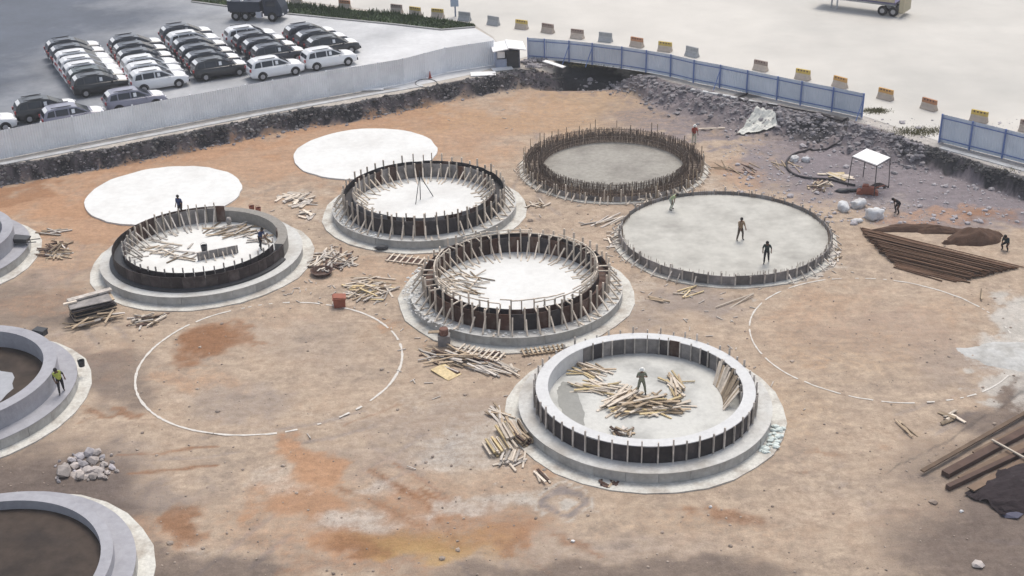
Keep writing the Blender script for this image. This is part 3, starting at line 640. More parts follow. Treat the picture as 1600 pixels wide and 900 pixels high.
# ------------------------------------------------------------ hoardings
def corrugated(w, h, m, n=12):
    mb = MB(); vs = []
    for i in range(n * 2 + 1):
        x = -w / 2 + w * i / (n * 2); y = .018 if i % 2 else -.018
        vs += [(x, y, 0), (x, y, h)]
    mb.add(vs, [(2 * i, 2 * i + 2, 2 * i + 3, 2 * i + 1) for i in range(n * 2)])
    return mb.mesh('hoarding_panel', m)
def hoarding(name, label, pts, h, mp, mpost, front=1, braces=()):
    c = pts[0].copy(); c.z = LOT
    t = thing(name, label, 'fence', c, 0, 'sheet metal hoardings')
    for i, (a, b) in enumerate(zip(pts, pts[1:])):
        d = Vector((b.x - a.x, b.y - a.y, 0)); L = d.length; ang = math.atan2(d.y, d.x); nrm = Vector((d.y, -d.x, 0)).normalized() * front
        mid = (a + b) / 2 - c; mid.z = 0.04
        part('hoarding_panel', corrugated(L - .02, h - .04, mp), t, mid, (rnd.uniform(-.006, .006), 0, ang))
        for z in (.28, h - .32):
            part('rail', MB().box((0, 0, 0), (L - .14, .05, .07)).mesh('rail', mpost if mpost is POSTB else mp), t, mid + nrm * .05 + Vector((0, 0, z)), (0, 0, ang))
    for p in pts:
        part('post', MB().box((0, 0, (h + .05) / 2), (.11, .11, h + .05)).mesh('post', mpost), t, Vector((p.x, p.y, LOT)) - c + nrm * .09)
    for i in braces:
        p = Vector((pts[i].x, pts[i].y, 0)) - Vector((c.x, c.y, 0)) + nrm * .1
        part('brace', MB().bar(p + Vector((0, 0, h * .8)), p + nrm * 1.0 + Vector((0, 0, .02)), .06, .06).mesh('brace', mpost), t)
    return t
FW = [(826, 92), (852, 94), (890, 97), (926, 101), (972, 107), (1010, 113), (1048, 120), (1084, 129), (1125, 137), (1167, 146), (1214, 156), (1251, 164), (1300, 174), (1347, 184)]
hoarding('blue_hoarding', 'long pale blue corrugated hoarding with darker posts along the back right of the pit', [at(x, y, LOT) for x, y in FW], 2.05, HOARDB, POSTB, 1, (2, 3, 8, 13))
hoarding('blue_hoarding', 'short pale blue corrugated hoarding at the right edge, beyond the gap with weeds', [at(x, y, LOT) for x, y in [(1468, 222), (1515, 234), (1566, 247), (1622, 262), (1680, 278)]], 2.25, HOARDB, POSTB, 1)
wl = [at(x, y, LOT) for x, y in [(-130, 276), (0, 250), (100, 230), (400, 172), (560, 144), (630, 132), (700, 113), (772, 102)]]
WP = []
tot = [0.0]
for a, b in zip(wl, wl[1:]): tot.append(tot[-1] + (b - a).length)
k = int(tot[-1] / 2.4)
for i in range(k + 1):
    s = tot[-1] * i / k; j = max(q for q in range(len(tot) - 1) if tot[q] <= s + 1e-6); f = (s - tot[j]) / (tot[j + 1] - tot[j]); WP.append(wl[j].lerp(wl[j + 1], f))
hoarding('white_hoarding', 'long white corrugated hoarding between the parked cars and the dark bank', WP, 2.35, HOARDW, HOARDW, -1)
# pale concrete strips at the foot of the hoardings
def strip(name, pix, w, h, m, z=LOT):
    pts = [at(x, y, z) for x, y in pix]; mb = MB(); vs = []
    for i, p in enumerate(pts):
        a = pts[max(i - 1, 0)]; b = pts[min(i + 1, len(pts) - 1)]; d = (b - a).normalized(); nn = Vector((-d.y, d.x, 0)) * w / 2
        vs += [p + nn - Vector((0, 0, .3)), p + nn + Vector((0, 0, h)), p - nn + Vector((0, 0, h)), p - nn - Vector((0, 0, .3))]
    fs = []
    for i in range(len(pts) - 1):
        for q in range(3): fs.append((i * 4 + q, i * 4 + 4 + q, i * 4 + 5 + q, i * 4 + q + 1))
    mb.add(vs, fs); return struct(name, mb.mesh(name, m))
strip('kerb', [(-140, 284), (0, 257), (130, 232), (400, 180), (560, 151), (660, 134)], .55, .06, KERB)
strip('kerb', [(1080, 140), (1130, 149), (1180, 160), (1215, 165)], .4, .08, KERB)
strip('kerb', [(1470, 231), (1530, 247), (1620, 272), (1700, 296)], .5, .06, KERB)

# ------------------------------------------------------------ jersey barriers
def barrier_meshes(cm, bm_):
    P = [(-.32, 0), (-.32, .10), (-.16, .34), (-.11, .55)]; top = [(-.11, .55), (-.085, .92), (.085, .92), (.11, .55)]
    def ext(pr, L):
        n = len(pr); mb = MB(); mb.add([(-L, y, z) for y, z in pr] + [(L, y, z) for y, z in pr], [tuple(range(n))[::-1], tuple(range(n, 2 * n))] + [(i, (i + 1) % n, n + (i + 1) % n, n + i) for i in range(n)]); return mb
    low = P + [(-y, z) for y, z in P[::-1]]
    return ext(low, .68).mesh('barrier_base', cm), ext(top, .68).mesh('painted_top', bm_)
BCON = mat('barrier_concrete', (0.47, 0.40, 0.34), 0.9, 0.15, 3.0, rand=.1)
BC = dict(yellow=(.50, .37, .10), orange=(.52, .30, .10), red=(.40, .20, .11), brown=(.27, .21, .18), grey=(.30, .31, .32))
BM = {k: barrier_meshes(BCON if k != 'grey' else mat('grey_barrier_concrete', (.36, .37, .38), .9, .15, 3.0), mat(k + '_barrier_paint', c, .8, .2, 4.0)) for k, c in BC.items()}
NOTCH = mat('dark_barrier_marking', (.12, .07, .06), .8, .3, 4)
bar = [(464, 7, 'yellow'), (539, 13, 'red'), (620, 20, 'brown'), (649, 24, 'yellow'), (684, 27, 'yellow'), (726, 32, 'grey'), (771, 39, 'grey'), (815, 45, 'yellow'), (856, 51, 'brown'), (902, 60, 'brown'), (946, 65, 'grey'),
       (995, 73, 'red'), (1039, 80, 'yellow'), (1081, 88, 'grey'), (1188, 110, 'brown'), (1254, 124, 'yellow'), (1312, 136, 'orange'), (1383, 155, 'orange'), (1451, 171, 'red'), (1529, 190, 'yellow'), (1606, 206, 'brown')]
where = ['farthest left, above the grass verge', 'second from the left, above the grass verge', 'third from the left, at the grass verge', 'fourth from the left, at the grass verge', 'last of those standing in the grass verge', 'beside the blue sign post at the end of the verge',
         'first past the end of the grass verge', 'just left of the start of the blue hoarding', 'first behind the left end of the long blue hoarding', 'second behind the long blue hoarding from its left end', 'third behind the long blue hoarding from its left end', 'fourth behind the long blue hoarding from its left end', 'fifth behind the long blue hoarding from its left end', 'sixth behind the long blue hoarding, last before a wide gap',
         'seventh behind the long blue hoarding, after a wide gap', 'eighth behind the long blue hoarding', 'above the last posts of the long blue hoarding', 'first past the right end of the long blue hoarding', 'standing in the gap between the blue hoardings', 'behind the short blue hoarding', 'at the right edge of the photo behind the short hoarding']
for i, ((x, y, k), w) in enumerate(zip(bar, where)):
    p = at(x, y, LOT + .02); a, b = bar[max(i - 1, 0)], bar[min(i + 1, len(bar) - 1)]
    d = at(b[0], b[1], LOT) - at(a[0], a[1], LOT)
    t = thing('road_barrier', f'{k}-topped concrete road barrier, {w}', 'barrier', p, math.atan2(d.y, d.x) + rnd.uniform(-.12, .12), 'concrete road barriers round the yard')
    part('barrier_base', BM[k][0], t); part('painted_top', BM[k][1], t)
    if k != 'grey':
        for q in range(4): part('marking', MB().box((0, 0, 0), (.13, .20, .14)).mesh('marking', NOTCH), t, (-.42 + .28 * q, 0, .81))

# ------------------------------------------------------------ cars
GLASS = mat('car_glass', (0.018, 0.022, 0.032), 0.12, 0.1, 1.0, spec=0.6)
TYRE = mat('tyre_rubber', (0.02, 0.02, 0.02), 0.9, 0.2, 3.0)
RIM = mat('wheel_rim', (0.35, 0.35, 0.37), 0.4, 0.1, 3.0, metal=.6)
LAMP = mat('lamp_glass', (0.7, 0.7, 0.72), 0.2, 0.05, 3.0, spec=.6)
TAIL = mat('tail_lamp', (0.30, 0.03, 0.03), 0.3, 0.1, 3.0)
FILM = mat('white_protective_film', (.74, .75, .77), .5, .06, 3.0)
def paint(name, c, rough=.35): return mat(name, c, rough, 0.05, 1.5, spec=.55, coat=.5)
PAINT = dict(black=paint('black_car_paint', (.012, .013, .016)), dark=paint('dark_blue_car_paint', (.022, .026, .042)), white=paint('white_car_paint', (.70, .71, .73)), green=paint('dark_green_car_paint', (.02, .035, .035)), lilac=paint('silver_lilac_car_paint', (.22, .22, .28)))
def loft(secs, cap=True):
    n = len(secs[0]); mb = MB(); vs = [v for s in secs for v in s]; fs = []
    for i in range(len(secs) - 1):
        for k in range(n): fs.append((i * n + k, i * n + (k + 1) % n, (i + 1) * n + (k + 1) % n, (i + 1) * n + k))
    fs += [tuple(range(n))[::-1], tuple((len(secs) - 1) * n + k for k in range(n))]
    return mb.add(vs, fs)
def make_car(kind, label, group):
    pm = PAINT[kind]
    t = thing('parked_car', label, 'car', (0, 0, 0), 0, group)
    def sec(x, w, zb, zt, sh): return [(x, -w, zb), (x, -w * 1.0, (zb + zt) / 2), (x, -w * .97, zt - .1), (x, -w * .88, zt), (x, w * .88, zt), (x, w * .97, zt - .1), (x, w, (zb + zt) / 2), (x, w, zb)]
    S = [sec(-2.36, .74, .45, .98, 0), sec(-2.30, .86, .34, 1.06, 0), sec(-1.9, .93, .28, 1.10, 0), sec(-.6, .95, .27, 1.07, 0), sec(.7, .95, .27, 1.06, 0), sec(1.3, .94, .28, 1.06, 0), sec(1.95, .91, .30, .98, 0), sec(2.28, .84, .34, .88, 0), sec(2.42, .70, .44, .72, 0)]
    part('body', loft(S).mesh('body', pm, True), t)
    rb = [(-2.28, .84, 1.05), (-2.12, .76, 1.42), (-1.82, .68, 1.64), (-1.1, .665, 1.735), (-.3, .665, 1.73), (.25, .67, 1.62), (1.32, .84, 1.04)]
    TX = [q[0] for q in rb]; TZ = [q[2] for q in rb]
    cab = MB(); L = [(x, -w, z) for x, w, z in rb]; Rr = [(x, w, z) for x, w, z in rb]; m_ = len(rb)
    cab.add(L + Rr, [tuple(range(m_))[::-1], tuple(range(m_, 2 * m_))] + [(i, m_ + i, m_ + i + 1, i + 1) for i in range(m_ - 1)] + [(m_ - 1, 2 * m_ - 1, m_, 0)])
    part('cabin', cab.mesh('cabin', pm), t)
    def lerp3(a, b, f): return Vector(a).lerp(Vector(b), f)
    for s in (-1, 1):
        def sp(x, z): return (x, s * (float(np.interp(z, [1.04, 1.42, 1.66], [.845, .765, .675])) + .014), z)
        def tz(x): return min(1.58, float(np.interp(x, TX, TZ)) - .09)
        for x0, x1, x0t, x1t in ((-2.02, -1.42, -1.86, -1.42), (-1.33, -.42, -1.33, -.42), (-.32, .98, -.32, .22)):
            part('side_window', MB().add([sp(x0, 1.13), sp(x1, 1.13), sp(x1t, tz(x1t)), sp(x0t, tz(x0t))], [(0, 1, 2, 3) if s < 0 else (3, 2, 1, 0)]).mesh('side_window', GLASS), t)
        part('window_sticker', MB().add([Vector(sp(x, z)) + Vector((0, s * .004, 0)) for x, z in ((-.16, 1.2), (.08, 1.2), (.08, 1.5), (-.16, 1.5))], [(0, 1, 2, 3) if s < 0 else (3, 2, 1, 0)]).mesh('window_sticker', FILM), t)
        part('headlight', MB().box((2.33, s * .62, .74), (.16, .34, .14)).mesh('headlight', LAMP), t)
        part('tail_light', MB().box((-2.36, s * .70, .95), (.10, .22, .22)).mesh('tail_light', TAIL), t)
        part('mirror', MB().box((.78, s * 1.0, 1.08), (.14, .20, .14)).mesh('mirror', pm), t)
        part('roof_rail', MB().bar((-1.6, s * .60, 1.765), (-.1, s * .60, 1.765), .04, .05).mesh('roof_rail', DGREY), t)
        for x in (-1.42, 1.48):
            w = part('wheel', MB().lathe([(.20, -.11), (.35, -.11), (.36, -.06), (.36, .06), (.35, .11), (.20, .11)], 20).mesh('wheel', TYRE), t, (x, s * .84, .36), (PI / 2, 0, 0))
            part('rim', MB().disc(.215, -.10, .10, 14).mesh('rim', RIM), w)
            part('wheel_arch', MB().lathe([(.36, -.02), (.43, -.02), (.43, .02), (.36, .02)], 14, R(-5), R(185)).mesh('wheel_arch', BLACKP), t, (x, s * .937, .36), (PI / 2, 0, 0))
    def quad(nm, pts): part(nm, MB().add(pts, [(0, 1, 2, 3)]).mesh(nm, GLASS), t)
    n_ = Vector((.476, 0, .88)) * .014
    quad('windscreen', [Vector(v) + n_ for v in [(1.22, -.74, 1.095), (1.22, .74, 1.095), (.34, .62, 1.572), (.34, -.62, 1.572)]])
    n_ = Vector((-.917, 0, .396)) * .016
    quad('rear_window', [Vector(v) + n_ for v in [(-2.255, .70, 1.11), (-2.255, -.70, 1.11), (-2.13, -.66, 1.40), (-2.13, .66, 1.40)]])
    part('bonnet_film', MB().add([(1.42, -.72, 1.062), (1.95, -.74, .998), (2.26, -.66, .90), (2.26, .66, .90), (1.95, .74, .998), (1.42, .72, 1.062)], [(0, 1, 4, 5), (1, 2, 3, 4)]).mesh('bonnet_film', FILM), t)
    n2_ = Vector((-.59, 0, .80)) * .014
    part('tailgate_film', MB().add([Vector(v) + n2_ for v in [(-2.11, .62, 1.43), (-2.11, -.62, 1.43), (-1.84, -.56, 1.62), (-1.84, .56, 1.62)]], [(0, 1, 2, 3)]).mesh('tailgate_film', FILM), t)
    part('bumper', MB().box((2.38, 0, .46), (.2, 1.5, .2)).mesh('bumper', BLACKP if kind != 'white' else DGREY), t)
    part('number_plate', MB().box((-2.425, 0, .72), (.02, .5, .12)).mesh('number_plate', WHITE), t)
    return t
heading = at(286, 136, LOT + .3) - at(235, 144, LOT + .3); HD = math.atan2(heading.y, heading.x)
GRP = 'cars parked in rows on the lot'
words = ['first', 'second', 'third', 'fourth', 'fifth', 'sixth', 'seventh']
rows = [('leftmost row', (116, 88), (160, 144), ['dark', 'dark', 'white', 'white', 'white', 'green', 'black']),
        ('second row', (214, 83), (249, 137), ['dark', 'dark', 'dark', 'white', 'white', 'white']),
        ('middle row', (292, 65), (344, 119), ['dark', 'white', 'dark', 'dark', 'dark', 'black']),
        ('fourth row', (392, 68), (436, 97), ['white', 'dark', 'dark', 'dark']),
        ('rightmost row', (485, 65), (520, 84), ['dark', 'dark', 'black'])]
protos = {}
def place_car(kind, label, px, py, turn=0.0):
    p = at(px, py, LOT + .025)
    if kind not in protos: t = protos[kind] = make_car(kind, label, GRP)
    else: t = copy_tree(protos[kind]); t['label'] = label
    t.location = p; t.rotation_euler = (0, 0, HD + turn); t.scale = (1.08, 1.08, 1.08)
cname = dict(dark='dark blue', white='white', black='black', green='dark green', lilac='silver')
for rn, a, b, kinds in rows:
    n = len(kinds)
    for i, k in enumerate(kinds):
        f = i / (n - 1)
        place_car(k, f'{cname[k]} car, {words[i]} from the back of the {rn} of parked cars', a[0] + (b[0] - a[0]) * f, a[1] + (b[1] - a[1]) * f, rnd.uniform(-.02, .02))
place_car('white', 'white car at the front of the fourth row, left of the dark cars', 431, 118, .03)
place_car('white', 'white car alone in front of the rightmost row, nearest the hoarding', 514, 103, .02)
place_car('black', 'black car by itself near the hoarding, left of the rows and behind two silver roofs', 74, 183, .02)
place_car('lilac', 'silver car mostly hidden behind the white hoarding, beside the lone black car', 117, 195, .02)
place_car('lilac', 'silver car mostly hidden behind the white hoarding, in front of the white cars', 212, 169, .02)
place_car('white', 'white car cut by the left edge of the photo behind the hoarding', -24, 206, .02)

# dark lorry at the top, beyond the cars
p0 = at(402, 33, LOT + .02); dirv = at(450, 33, LOT) - at(350, 33, LOT)
t = thing('lorry', 'dark lorry with a white bed frame, cut by the top edge beyond the cars', 'lorry', p0, math.atan2(dirv.y, dirv.x) - .10)
LD = mat('dark_lorry_paint', (.028, .036, .055), .5, .2, 1.5)
part('chassis', MB().box((-.2, .9, .85), (6.0, .9, .3)).mesh('chassis', BLACKP), t)
part('cargo_body', MB().box((-1.3, .9, 1.55), (3.6, 2.2, 1.1)).mesh('cargo_body', LD), t)
cb = loft([[(.9, -.15, .6), (.9, -.15, 2.6), (.9, 1.95, 2.6), (.9, 1.95, .6)], [(2.6, -.15, .6), (2.4, -.1, 2.55), (2.4, 1.9, 2.55), (2.6, 1.95, .6)], [(2.95, -.05, .6), (2.85, 0, 1.5), (2.85, 1.8, 1.5), (2.95, 1.85, .6)]])
cbo = part('cab', cb.mesh('cab', LD), t)
part('window', MB().box((1.7, -.16, 1.9), (1.0, .03, .6)).mesh('window', GLASS), cbo)
part('headlight', MB().box((2.95, .1, .8), (.08, .3, .2)).mesh('headlight', LAMP), cbo); part('headlight', MB().box((2.95, 1.6, .8), (.08, .3, .2)).mesh('headlight', LAMP), cbo)
for a, b in (((-2.9, -.1, 2.1), (-2.2, .2, 3.4)), ((-2.2, .2, 3.4), (-1.4, -.1, 2.1)), ((-3.0, -.1, 2.1), (-3.0, .3, 3.8)), ((-1.2, 1.0, 2.1), (-.6, 1.0, 3.6))): part('bed_frame', MB().bar(a, b, .22, .22).mesh('bed_frame', WHITE), t)
part('toolbox', MB().box((.35, -.1, .75), (.6, .5, .6)).mesh('toolbox', mat('pale_metal', (.42, .43, .48), .5)), t)
for x in (-2.3, -1.2, 1.8):
    for y in (-.05, 1.85):
        w = part('wheel', MB().lathe([(.25, -.16), (.5, -.16), (.52, -.1), (.52, .1), (.5, .16), (.25, .16)], 20).mesh('wheel', TYRE), t, (x, y, .52), (PI / 2, 0, 0)); part('rim', MB().disc(.27, -.14, .14, 14).mesh('rim', RIM), w)

# flatbed trailer at the top right
p0 = at(1380, 25, LOT + .03)
dirv = at(1405, 22, LOT) - at(1325, 12, LOT); yaw = math.atan2(dirv.y, dirv.x)
t = thing('flatbed_trailer', 'tan flatbed trailer with a purple bed on a pale chassis, cut by the top edge', 'trailer', p0, yaw)
PURP = mat('purple_grey_side', (.12, .11, .19), .6)
part('bed', MB().box((-3.2, 1.3, 1.35), (8.6, 2.4, .18)).mesh('bed', PURP), t)
TANP = mat('tan_yellow_side', (.42, .37, .26), .7, .15, 2.0); part('side_board', MB().box((-3.2, .08, 1.75), (8.4, .06, .6)).mesh('side_board', TANP), t); part('side_board', MB().box((-3.2, 2.52, 1.75), (8.4, .06, .6)).mesh('side_board', PURP), t)
for y in (.7, 1.9): part('chassis_beam', MB().box((-3.2, y, 1.1), (8.4, .16, .3)).mesh('chassis_beam', KERB), t)
for x in (-.2, .95):
    for y in (.22, 2.35):
        w = part('wheel', MB().lathe([(.25, -.16), (.48, -.16), (.5, -.1), (.5, .1), (.48, .16), (.25, .16)], 20).mesh('wheel', TYRE), t, (x, y, .5), (PI / 2, 0, 0)); part('rim', MB().disc(.27, -.14, .14, 14).mesh('rim', RIM), w)
for x in (-5.8, -5.2): part('landing_leg', MB().box((x, .5, .5), (.14, .14, 1.0)).mesh('landing_leg', KERB), t)
part('tail_frame', MB().box((1.75, 1.3, 1.2), (.5, 2.3, 1.5)).mesh('tail_frame', TANP), t)

# ------------------------------------------------------------ grass verge
GRASS = mat('verge_grass', (.055, .085, .028), .9, .35, 4.0, rand=.2)
GRASSD = mat('dark_grass', (.04, .065, .03), .9, .35, 1.2, stain=(.09, .085, .04), stain_scale=.5, stain_amt=.6)
top = [(300, -14), (430, 4), (520, 13), (620, 22), (700, 32), (742, 40)]; low = [(300, 2), (430, 19), (520, 28), (620, 38), (690, 46), (742, 42)]
gpts = [at(x, y, LOT) for x, y in low] + [at(x, y, LOT) for x, y in top[::-1]]
sheet('grass_verge', gpts, LOT + .03, GRASSD)
strip('kerb', [(x, y + 1.2) for x, y in low], .35, .12, mat('grey_kerb', (.26, .26, .26), .9, .2, 2.0))
mb = MB(); rr = random.Random(8)
for i in range(5200):
    f = rr.random(); g = rr.random(); xx = 300 + 442 * f
    y0 = np.interp(xx, *zip(*top)); y1 = np.interp(xx, *zip(*low)); p = at(xx, y0 + (y1 - y0) * g, LOT)
    h = rr.uniform(.15, .5) * (1.3 if vnoise(np.array([p.x * .5]), np.array([p.y * .5]))[0] > .55 else .7); a = rr.uniform(0, 6.3); w = rr.uniform(.06, .14); l = Vector((rr.uniform(-.2, .2), rr.uniform(-.2, .2), h))
    d = Vector((math.cos(a) * w, math.sin(a) * w, 0)); mb.add([p - d, p + d, p + l], [(0, 1, 2)])
part('grass', mb.mesh('grass', GRASS), kind='stuff')
mb = MB()
WEED = mat('dry_weeds', (.15, .14, .065), .9, .4, 4.0)
for (cx, cy, rx, ry, n) in ((1368, 174, 20, 4, 900), (1440, 206, 46, 7, 1300), (905, 103, 30, 3, 200), (1250, 196, 40, 8, 260), (960, 104, 30, 3, 160), (1560, 268, 40, 6, 160), (580, 168, 60, 5, 120)):
    for i in range(n):
        p = on(cx + rr.gauss(0, rx * .5), cy + rr.gauss(0, ry * .5)) if cy > 160 else at(cx + rr.gauss(0, rx * .5), cy + rr.gauss(0, ry * .5), LOT)
        a = rr.uniform(0, 6.3); w = rr.uniform(.02, .05); d = Vector((math.cos(a) * w, math.sin(a) * w, 0)); l = Vector((rr.uniform(-.12, .12), rr.uniform(-.12, .12), rr.uniform(.06, .22))); mb.add([p - d, p + d, p + l], [(0, 1, 2)])
part('weeds', mb.mesh('weeds', WEED), kind='stuff')

# sign post, hut, cone, wire loop
p = at(711, 26, LOT)
t = thing('sign_post', 'blue and white sign board on a post at the end of the grass verge', 'sign', p)
part('post', MB().box((.05, 0, 1.2), (.16, .16, 2.4)).mesh('post', mat('grey_blue_post', (.18, .22, .30), .6)), t)
part('board', MB().box((0, -.06, 1.9), (.85, .12, 1.6)).mesh('board', mat('pale_blue_board', (.36, .42, .52), .6)), t)
part('board_band', MB().box((0, -.13, 2.2), (.80, .03, .35)).mesh('board_band', POSTB), t)
hd = at(823, 83, LOT + 2) - at(782, 92, LOT + 2)
t = thing('guard_hut', 'small hut with a white two-slope roof at the corner between the two hoardings', 'hut', at(795, 106, LOT), .10)
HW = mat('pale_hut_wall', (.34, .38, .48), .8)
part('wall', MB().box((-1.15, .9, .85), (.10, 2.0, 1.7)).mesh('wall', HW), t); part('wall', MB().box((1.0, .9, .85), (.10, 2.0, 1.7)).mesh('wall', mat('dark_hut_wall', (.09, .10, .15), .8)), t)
part('wall', MB().box((-.1, 1.95, .85), (2.2, .10, 1.7)).mesh('wall', HW), t); part('front_panel', MB().box((-.65, -.12, .45), (.9, .08, .9)).mesh('front_panel', HW), t)
part('window', MB().box((-.7, -.1, 1.3), (.7, .05, .6)).mesh('window', WHITE), t); part('door', MB().box((.4, -.08, .8), (1.1, .05, 1.6)).mesh('door', DGREY), t)
part('roof', MB().box((-.75, .8, 1.86), (1.5, 2.9, .09), Euler((0, R(-8), 0)).to_matrix()).mesh('roof', WHITE), t)
part('roof', MB().box((.75, .8, 1.92), (1.7, 2.9, .09), Euler((0, R(9), 0)).to_matrix()).mesh('roof', WHITE), t)
solo('traffic_cone', MB().lathe([(.0, 0), (.18, 0), (.18, .04), (.12, .05), (.03, .65), (.0, .65)], 16).mesh('traffic_cone', REDP), 'small dark red traffic cone on the pale paving behind a wire loop', 'cone', at(672, 122, LOT + .02))
solo('wire_loop', MB().tube([at(666 + 17 * math.cos(a), 130 + 6.5 * math.sin(a), LOT + .05) - at(666, 130, LOT) for a in np.linspace(0, 2 * PI, 41)[:-1]], .03, 5, True).mesh('wire_loop', DGREY), 'loop of grey wire lying on the pale paving beside the cone', 'wire', at(666, 130, LOT))
for x, y, w, d, lab in ((582, 141, 2.0, .5, 'long white board lying at the right end of the white hoarding'), (755, 117, 2.3, 1.0, 'white sheet on the edge of the bank, left of the hut'), (785, 109, 1.9, .8, 'white sheet lying right in front of the hut')):
    q = solo('white_sheet', MB().box((0, 0, .1), (w, d, .08)).mesh('white_sheet', WHITE), lab, 'sheet', at(x, y, LOT + .01), (R(3), 0, R(rnd.uniform(-5, 18))))
solo('white_sheet', MB().box((0, 0, 0), (2.0, 1.5, .06), Euler((R(-12), R(14), R(-18))).to_matrix()).mesh('white_sheet', WHITE), 'tilted white board propped in front of the left end of the blue hoarding', 'sheet', at(866, 100, LOT + .4))
mb = MB()
rr = random.Random(19)
for i in range(40):
    p = at(rr.uniform(815, 860), rr.uniform(93, 106), LOT); mb.blob(p + Vector((0, 0, .1)), (rr.uniform(.1, .35), rr.uniform(.1, .3), rr.uniform(.08, .25)), rr)
tag(part('scrap_heap', mb.mesh('scrap_heap', STONE)), 'grey heap of scrap and stones between the hut and the tilted white board', 'scrap heap')

# ------------------------------------------------------------ timber heaps
def plank_mesh(m): return MB().box((0, 0, 0), (1, 1, 1)).mesh('plank', m)
PM = {k: plank_mesh(m) for k, m in dict(pale=WOOD, dark=WOODD, yellow=WOODY, grey=WOODG, ply=PLYG, brown=PLYB).items()}
def gdir(x, y, ang, z=0.0):
    """ground heading of an image direction (degrees, up positive) at pixel x, y"""
    a = at(x, y, z); b = at(x + 20 * math.cos(R(ang)), y - 20 * math.sin(R(ang)), z); d = b - a
    return math.atan2(d.y, d.x)
heap_no = [0]
def heap(label, x, y, rx, ry, n, ang, spread, mats, length=(1.2, 2.6), z=None, layers=4, w=(.08, .14), cat='timber heap', name='timber_heap', group='heaps of loose timber'):
    heap_no[0] += 1; rr = random.Random(100 + heap_no[0])
    p = on(x, y) if z is None else at(x, y, z)
    t = thing(name, label, cat, p, 0, group)
    for i in range(n):
        while True:
            a, b = rr.uniform(-1, 1), rr.uniform(-1, 1)
            if a * a + b * b < 1: break
        q = at(x + a * rx, y + b * ry, p.z); k = i / n
        z0 = ghs(q.x, q.y) if z is None else z
        h = .05 + (1 - math.hypot(a, b)) * layers * .09 * rr.uniform(.2, 1)
        L = rr.uniform(*length); hd = gdir(x, y, ang + rr.gauss(0, spread), p.z)
        part('plank', PM[rr.choice(mats)], t, Vector((q.x, q.y, z0 + h)) - p, (rr.gauss(0, .15), rr.gauss(0, .06), hd), (L, rr.uniform(*w), rr.uniform(.03, .07)))
    return t
# on the floor of the nearest base
zA = ZS + .02
heap('largest heap of tan planks inside the nearest ring, in front of the worker', 1012, 636, 44, 13, 62, 8, 16, ['pale', 'dark', 'yellow', 'dark'], (1.2, 2.4), zA, 6, (.09, .16))
heap('steep bundle of pale planks at the left end of the largest heap', 968, 630, 20, 14, 34, 32, 9, ['pale', 'dark', 'pale'], (1.2, 2.2), zA, 5, (.09, .15))
heap('fan of pale planks at the left of the big heap inside the nearest ring', 932, 607, 24, 7, 20, -8, 14, ['pale', 'yellow', 'pale'], (1.4, 2.4), zA, 2, (.08, .14))
heap('small bundle of planks lying farthest back on the floor of the nearest ring', 926, 581, 22, 7, 16, -22, 14, ['pale', 'dark', 'yellow'], (1.2, 2.2), zA, 3)
heap('short steep bundle of planks right of the worker in the nearest ring', 1056, 603, 11, 11, 22, -58, 20, ['pale', 'dark', 'yellow'], (.9, 1.7), zA, 4)
heap('low grey scraps of timber at the near left wall inside the nearest ring', 972, 676, 17, 4, 16, 0, 40, ['grey', 'dark', 'brown'], (.4, .9), zA, 3)
t = thing('timber_heap', 'row of boards leaning on the right inner wall of the nearest ring', 'timber heap', (A.location.x, A.location.y, ZS), 0, 'heaps of loose timber')
rr = random.Random(55)
for i in range(18):
    a = R(-16 + 36 * i / 17); r1 = 4.86
    b0 = Vector(((r1 - .75) * math.cos(a), (r1 - .75) * math.sin(a), .03)); b1 = Vector((r1 * math.cos(a + .14), r1 * math.sin(a + .14), 1.0 + rr.uniform(-.15, .3)))
    part('plank', MB().bar(b0, b1, .11, .05).mesh('plank', rr.choice([WOOD, WOODD, WOODD])), t)
# around the site
def crib(label, x, y, rows, z=None):
    p = on(x, y); t = thing('timber_stack', label, 'timber stack', p, 0, 'stacked timber'); rr = random.Random(int(x))
    for (cx, cy, n, ang, L, m, layers) in rows:
        q = on(cx, cy); hd = gdir(cx, cy, ang); side = Vector((-math.sin(hd), math.cos(hd), 0))
        for l in range(layers):
            for i in range(n):
                o = side * (i - n / 2) * .145
                part('plank', PM[rr.choice(m)], t, q - p + o + Vector((rr.uniform(-.12, .12), rr.uniform(-.05, .05), .06 + .11 * l)), (0, 0, hd + rr.uniform(-.05, .05)), (L * rr.uniform(.85, 1.1), .11, .09))
    return t
crib('neat stacks of short pale timber at the left foot of the nearest base', 800, 685, [(783, 700, 9, -55, 1.3, ['pale', 'yellow', 'pale'], 3), (808, 678, 11, -58, 1.5, ['yellow', 'pale', 'dark'], 4), (820, 690, 5, -40, .9, ['dark', 'brown'], 4), (795, 716, 5, 70, 1.0, ['pale', 'grey'], 2)])
heap('few crossed grey planks at the left rim of the nearest base', 786, 652, 10, 16, 14, -60, 28, ['grey', 'pale', 'dark'], (1.0, 1.9), None, 2)
heap('scattered boards in front of the stacked timber, left of the nearest base', 800, 720, 20, 8, 10, 15, 40, ['pale', 'grey'], (.7, 1.5), None, 1)
heap('pair of short sticks on the soil below the stacked timber', 846, 748, 12, 7, 4, -48, 8, ['pale', 'brown'], (.8, 1.2), None, 1)
heap('wide brown heap of mixed boards between the chalk circle and the middle base', 712, 562, 50, 14, 48, -14, 16, ['dark', 'brown', 'pale', 'grey', 'dark'], (1.2, 2.8), None, 3)
heap('long pale boards trailing down to the right of the wide brown heap', 765, 574, 30, 9, 14, -22, 8, ['pale', 'grey'], (1.6, 2.8), None, 1)
t = thing('timber_ladder', 'row of pale cross pieces on rails along the lower left foot of the middle base', 'timber ladder', on(752, 555), 0, 'timber frames along the middle base')
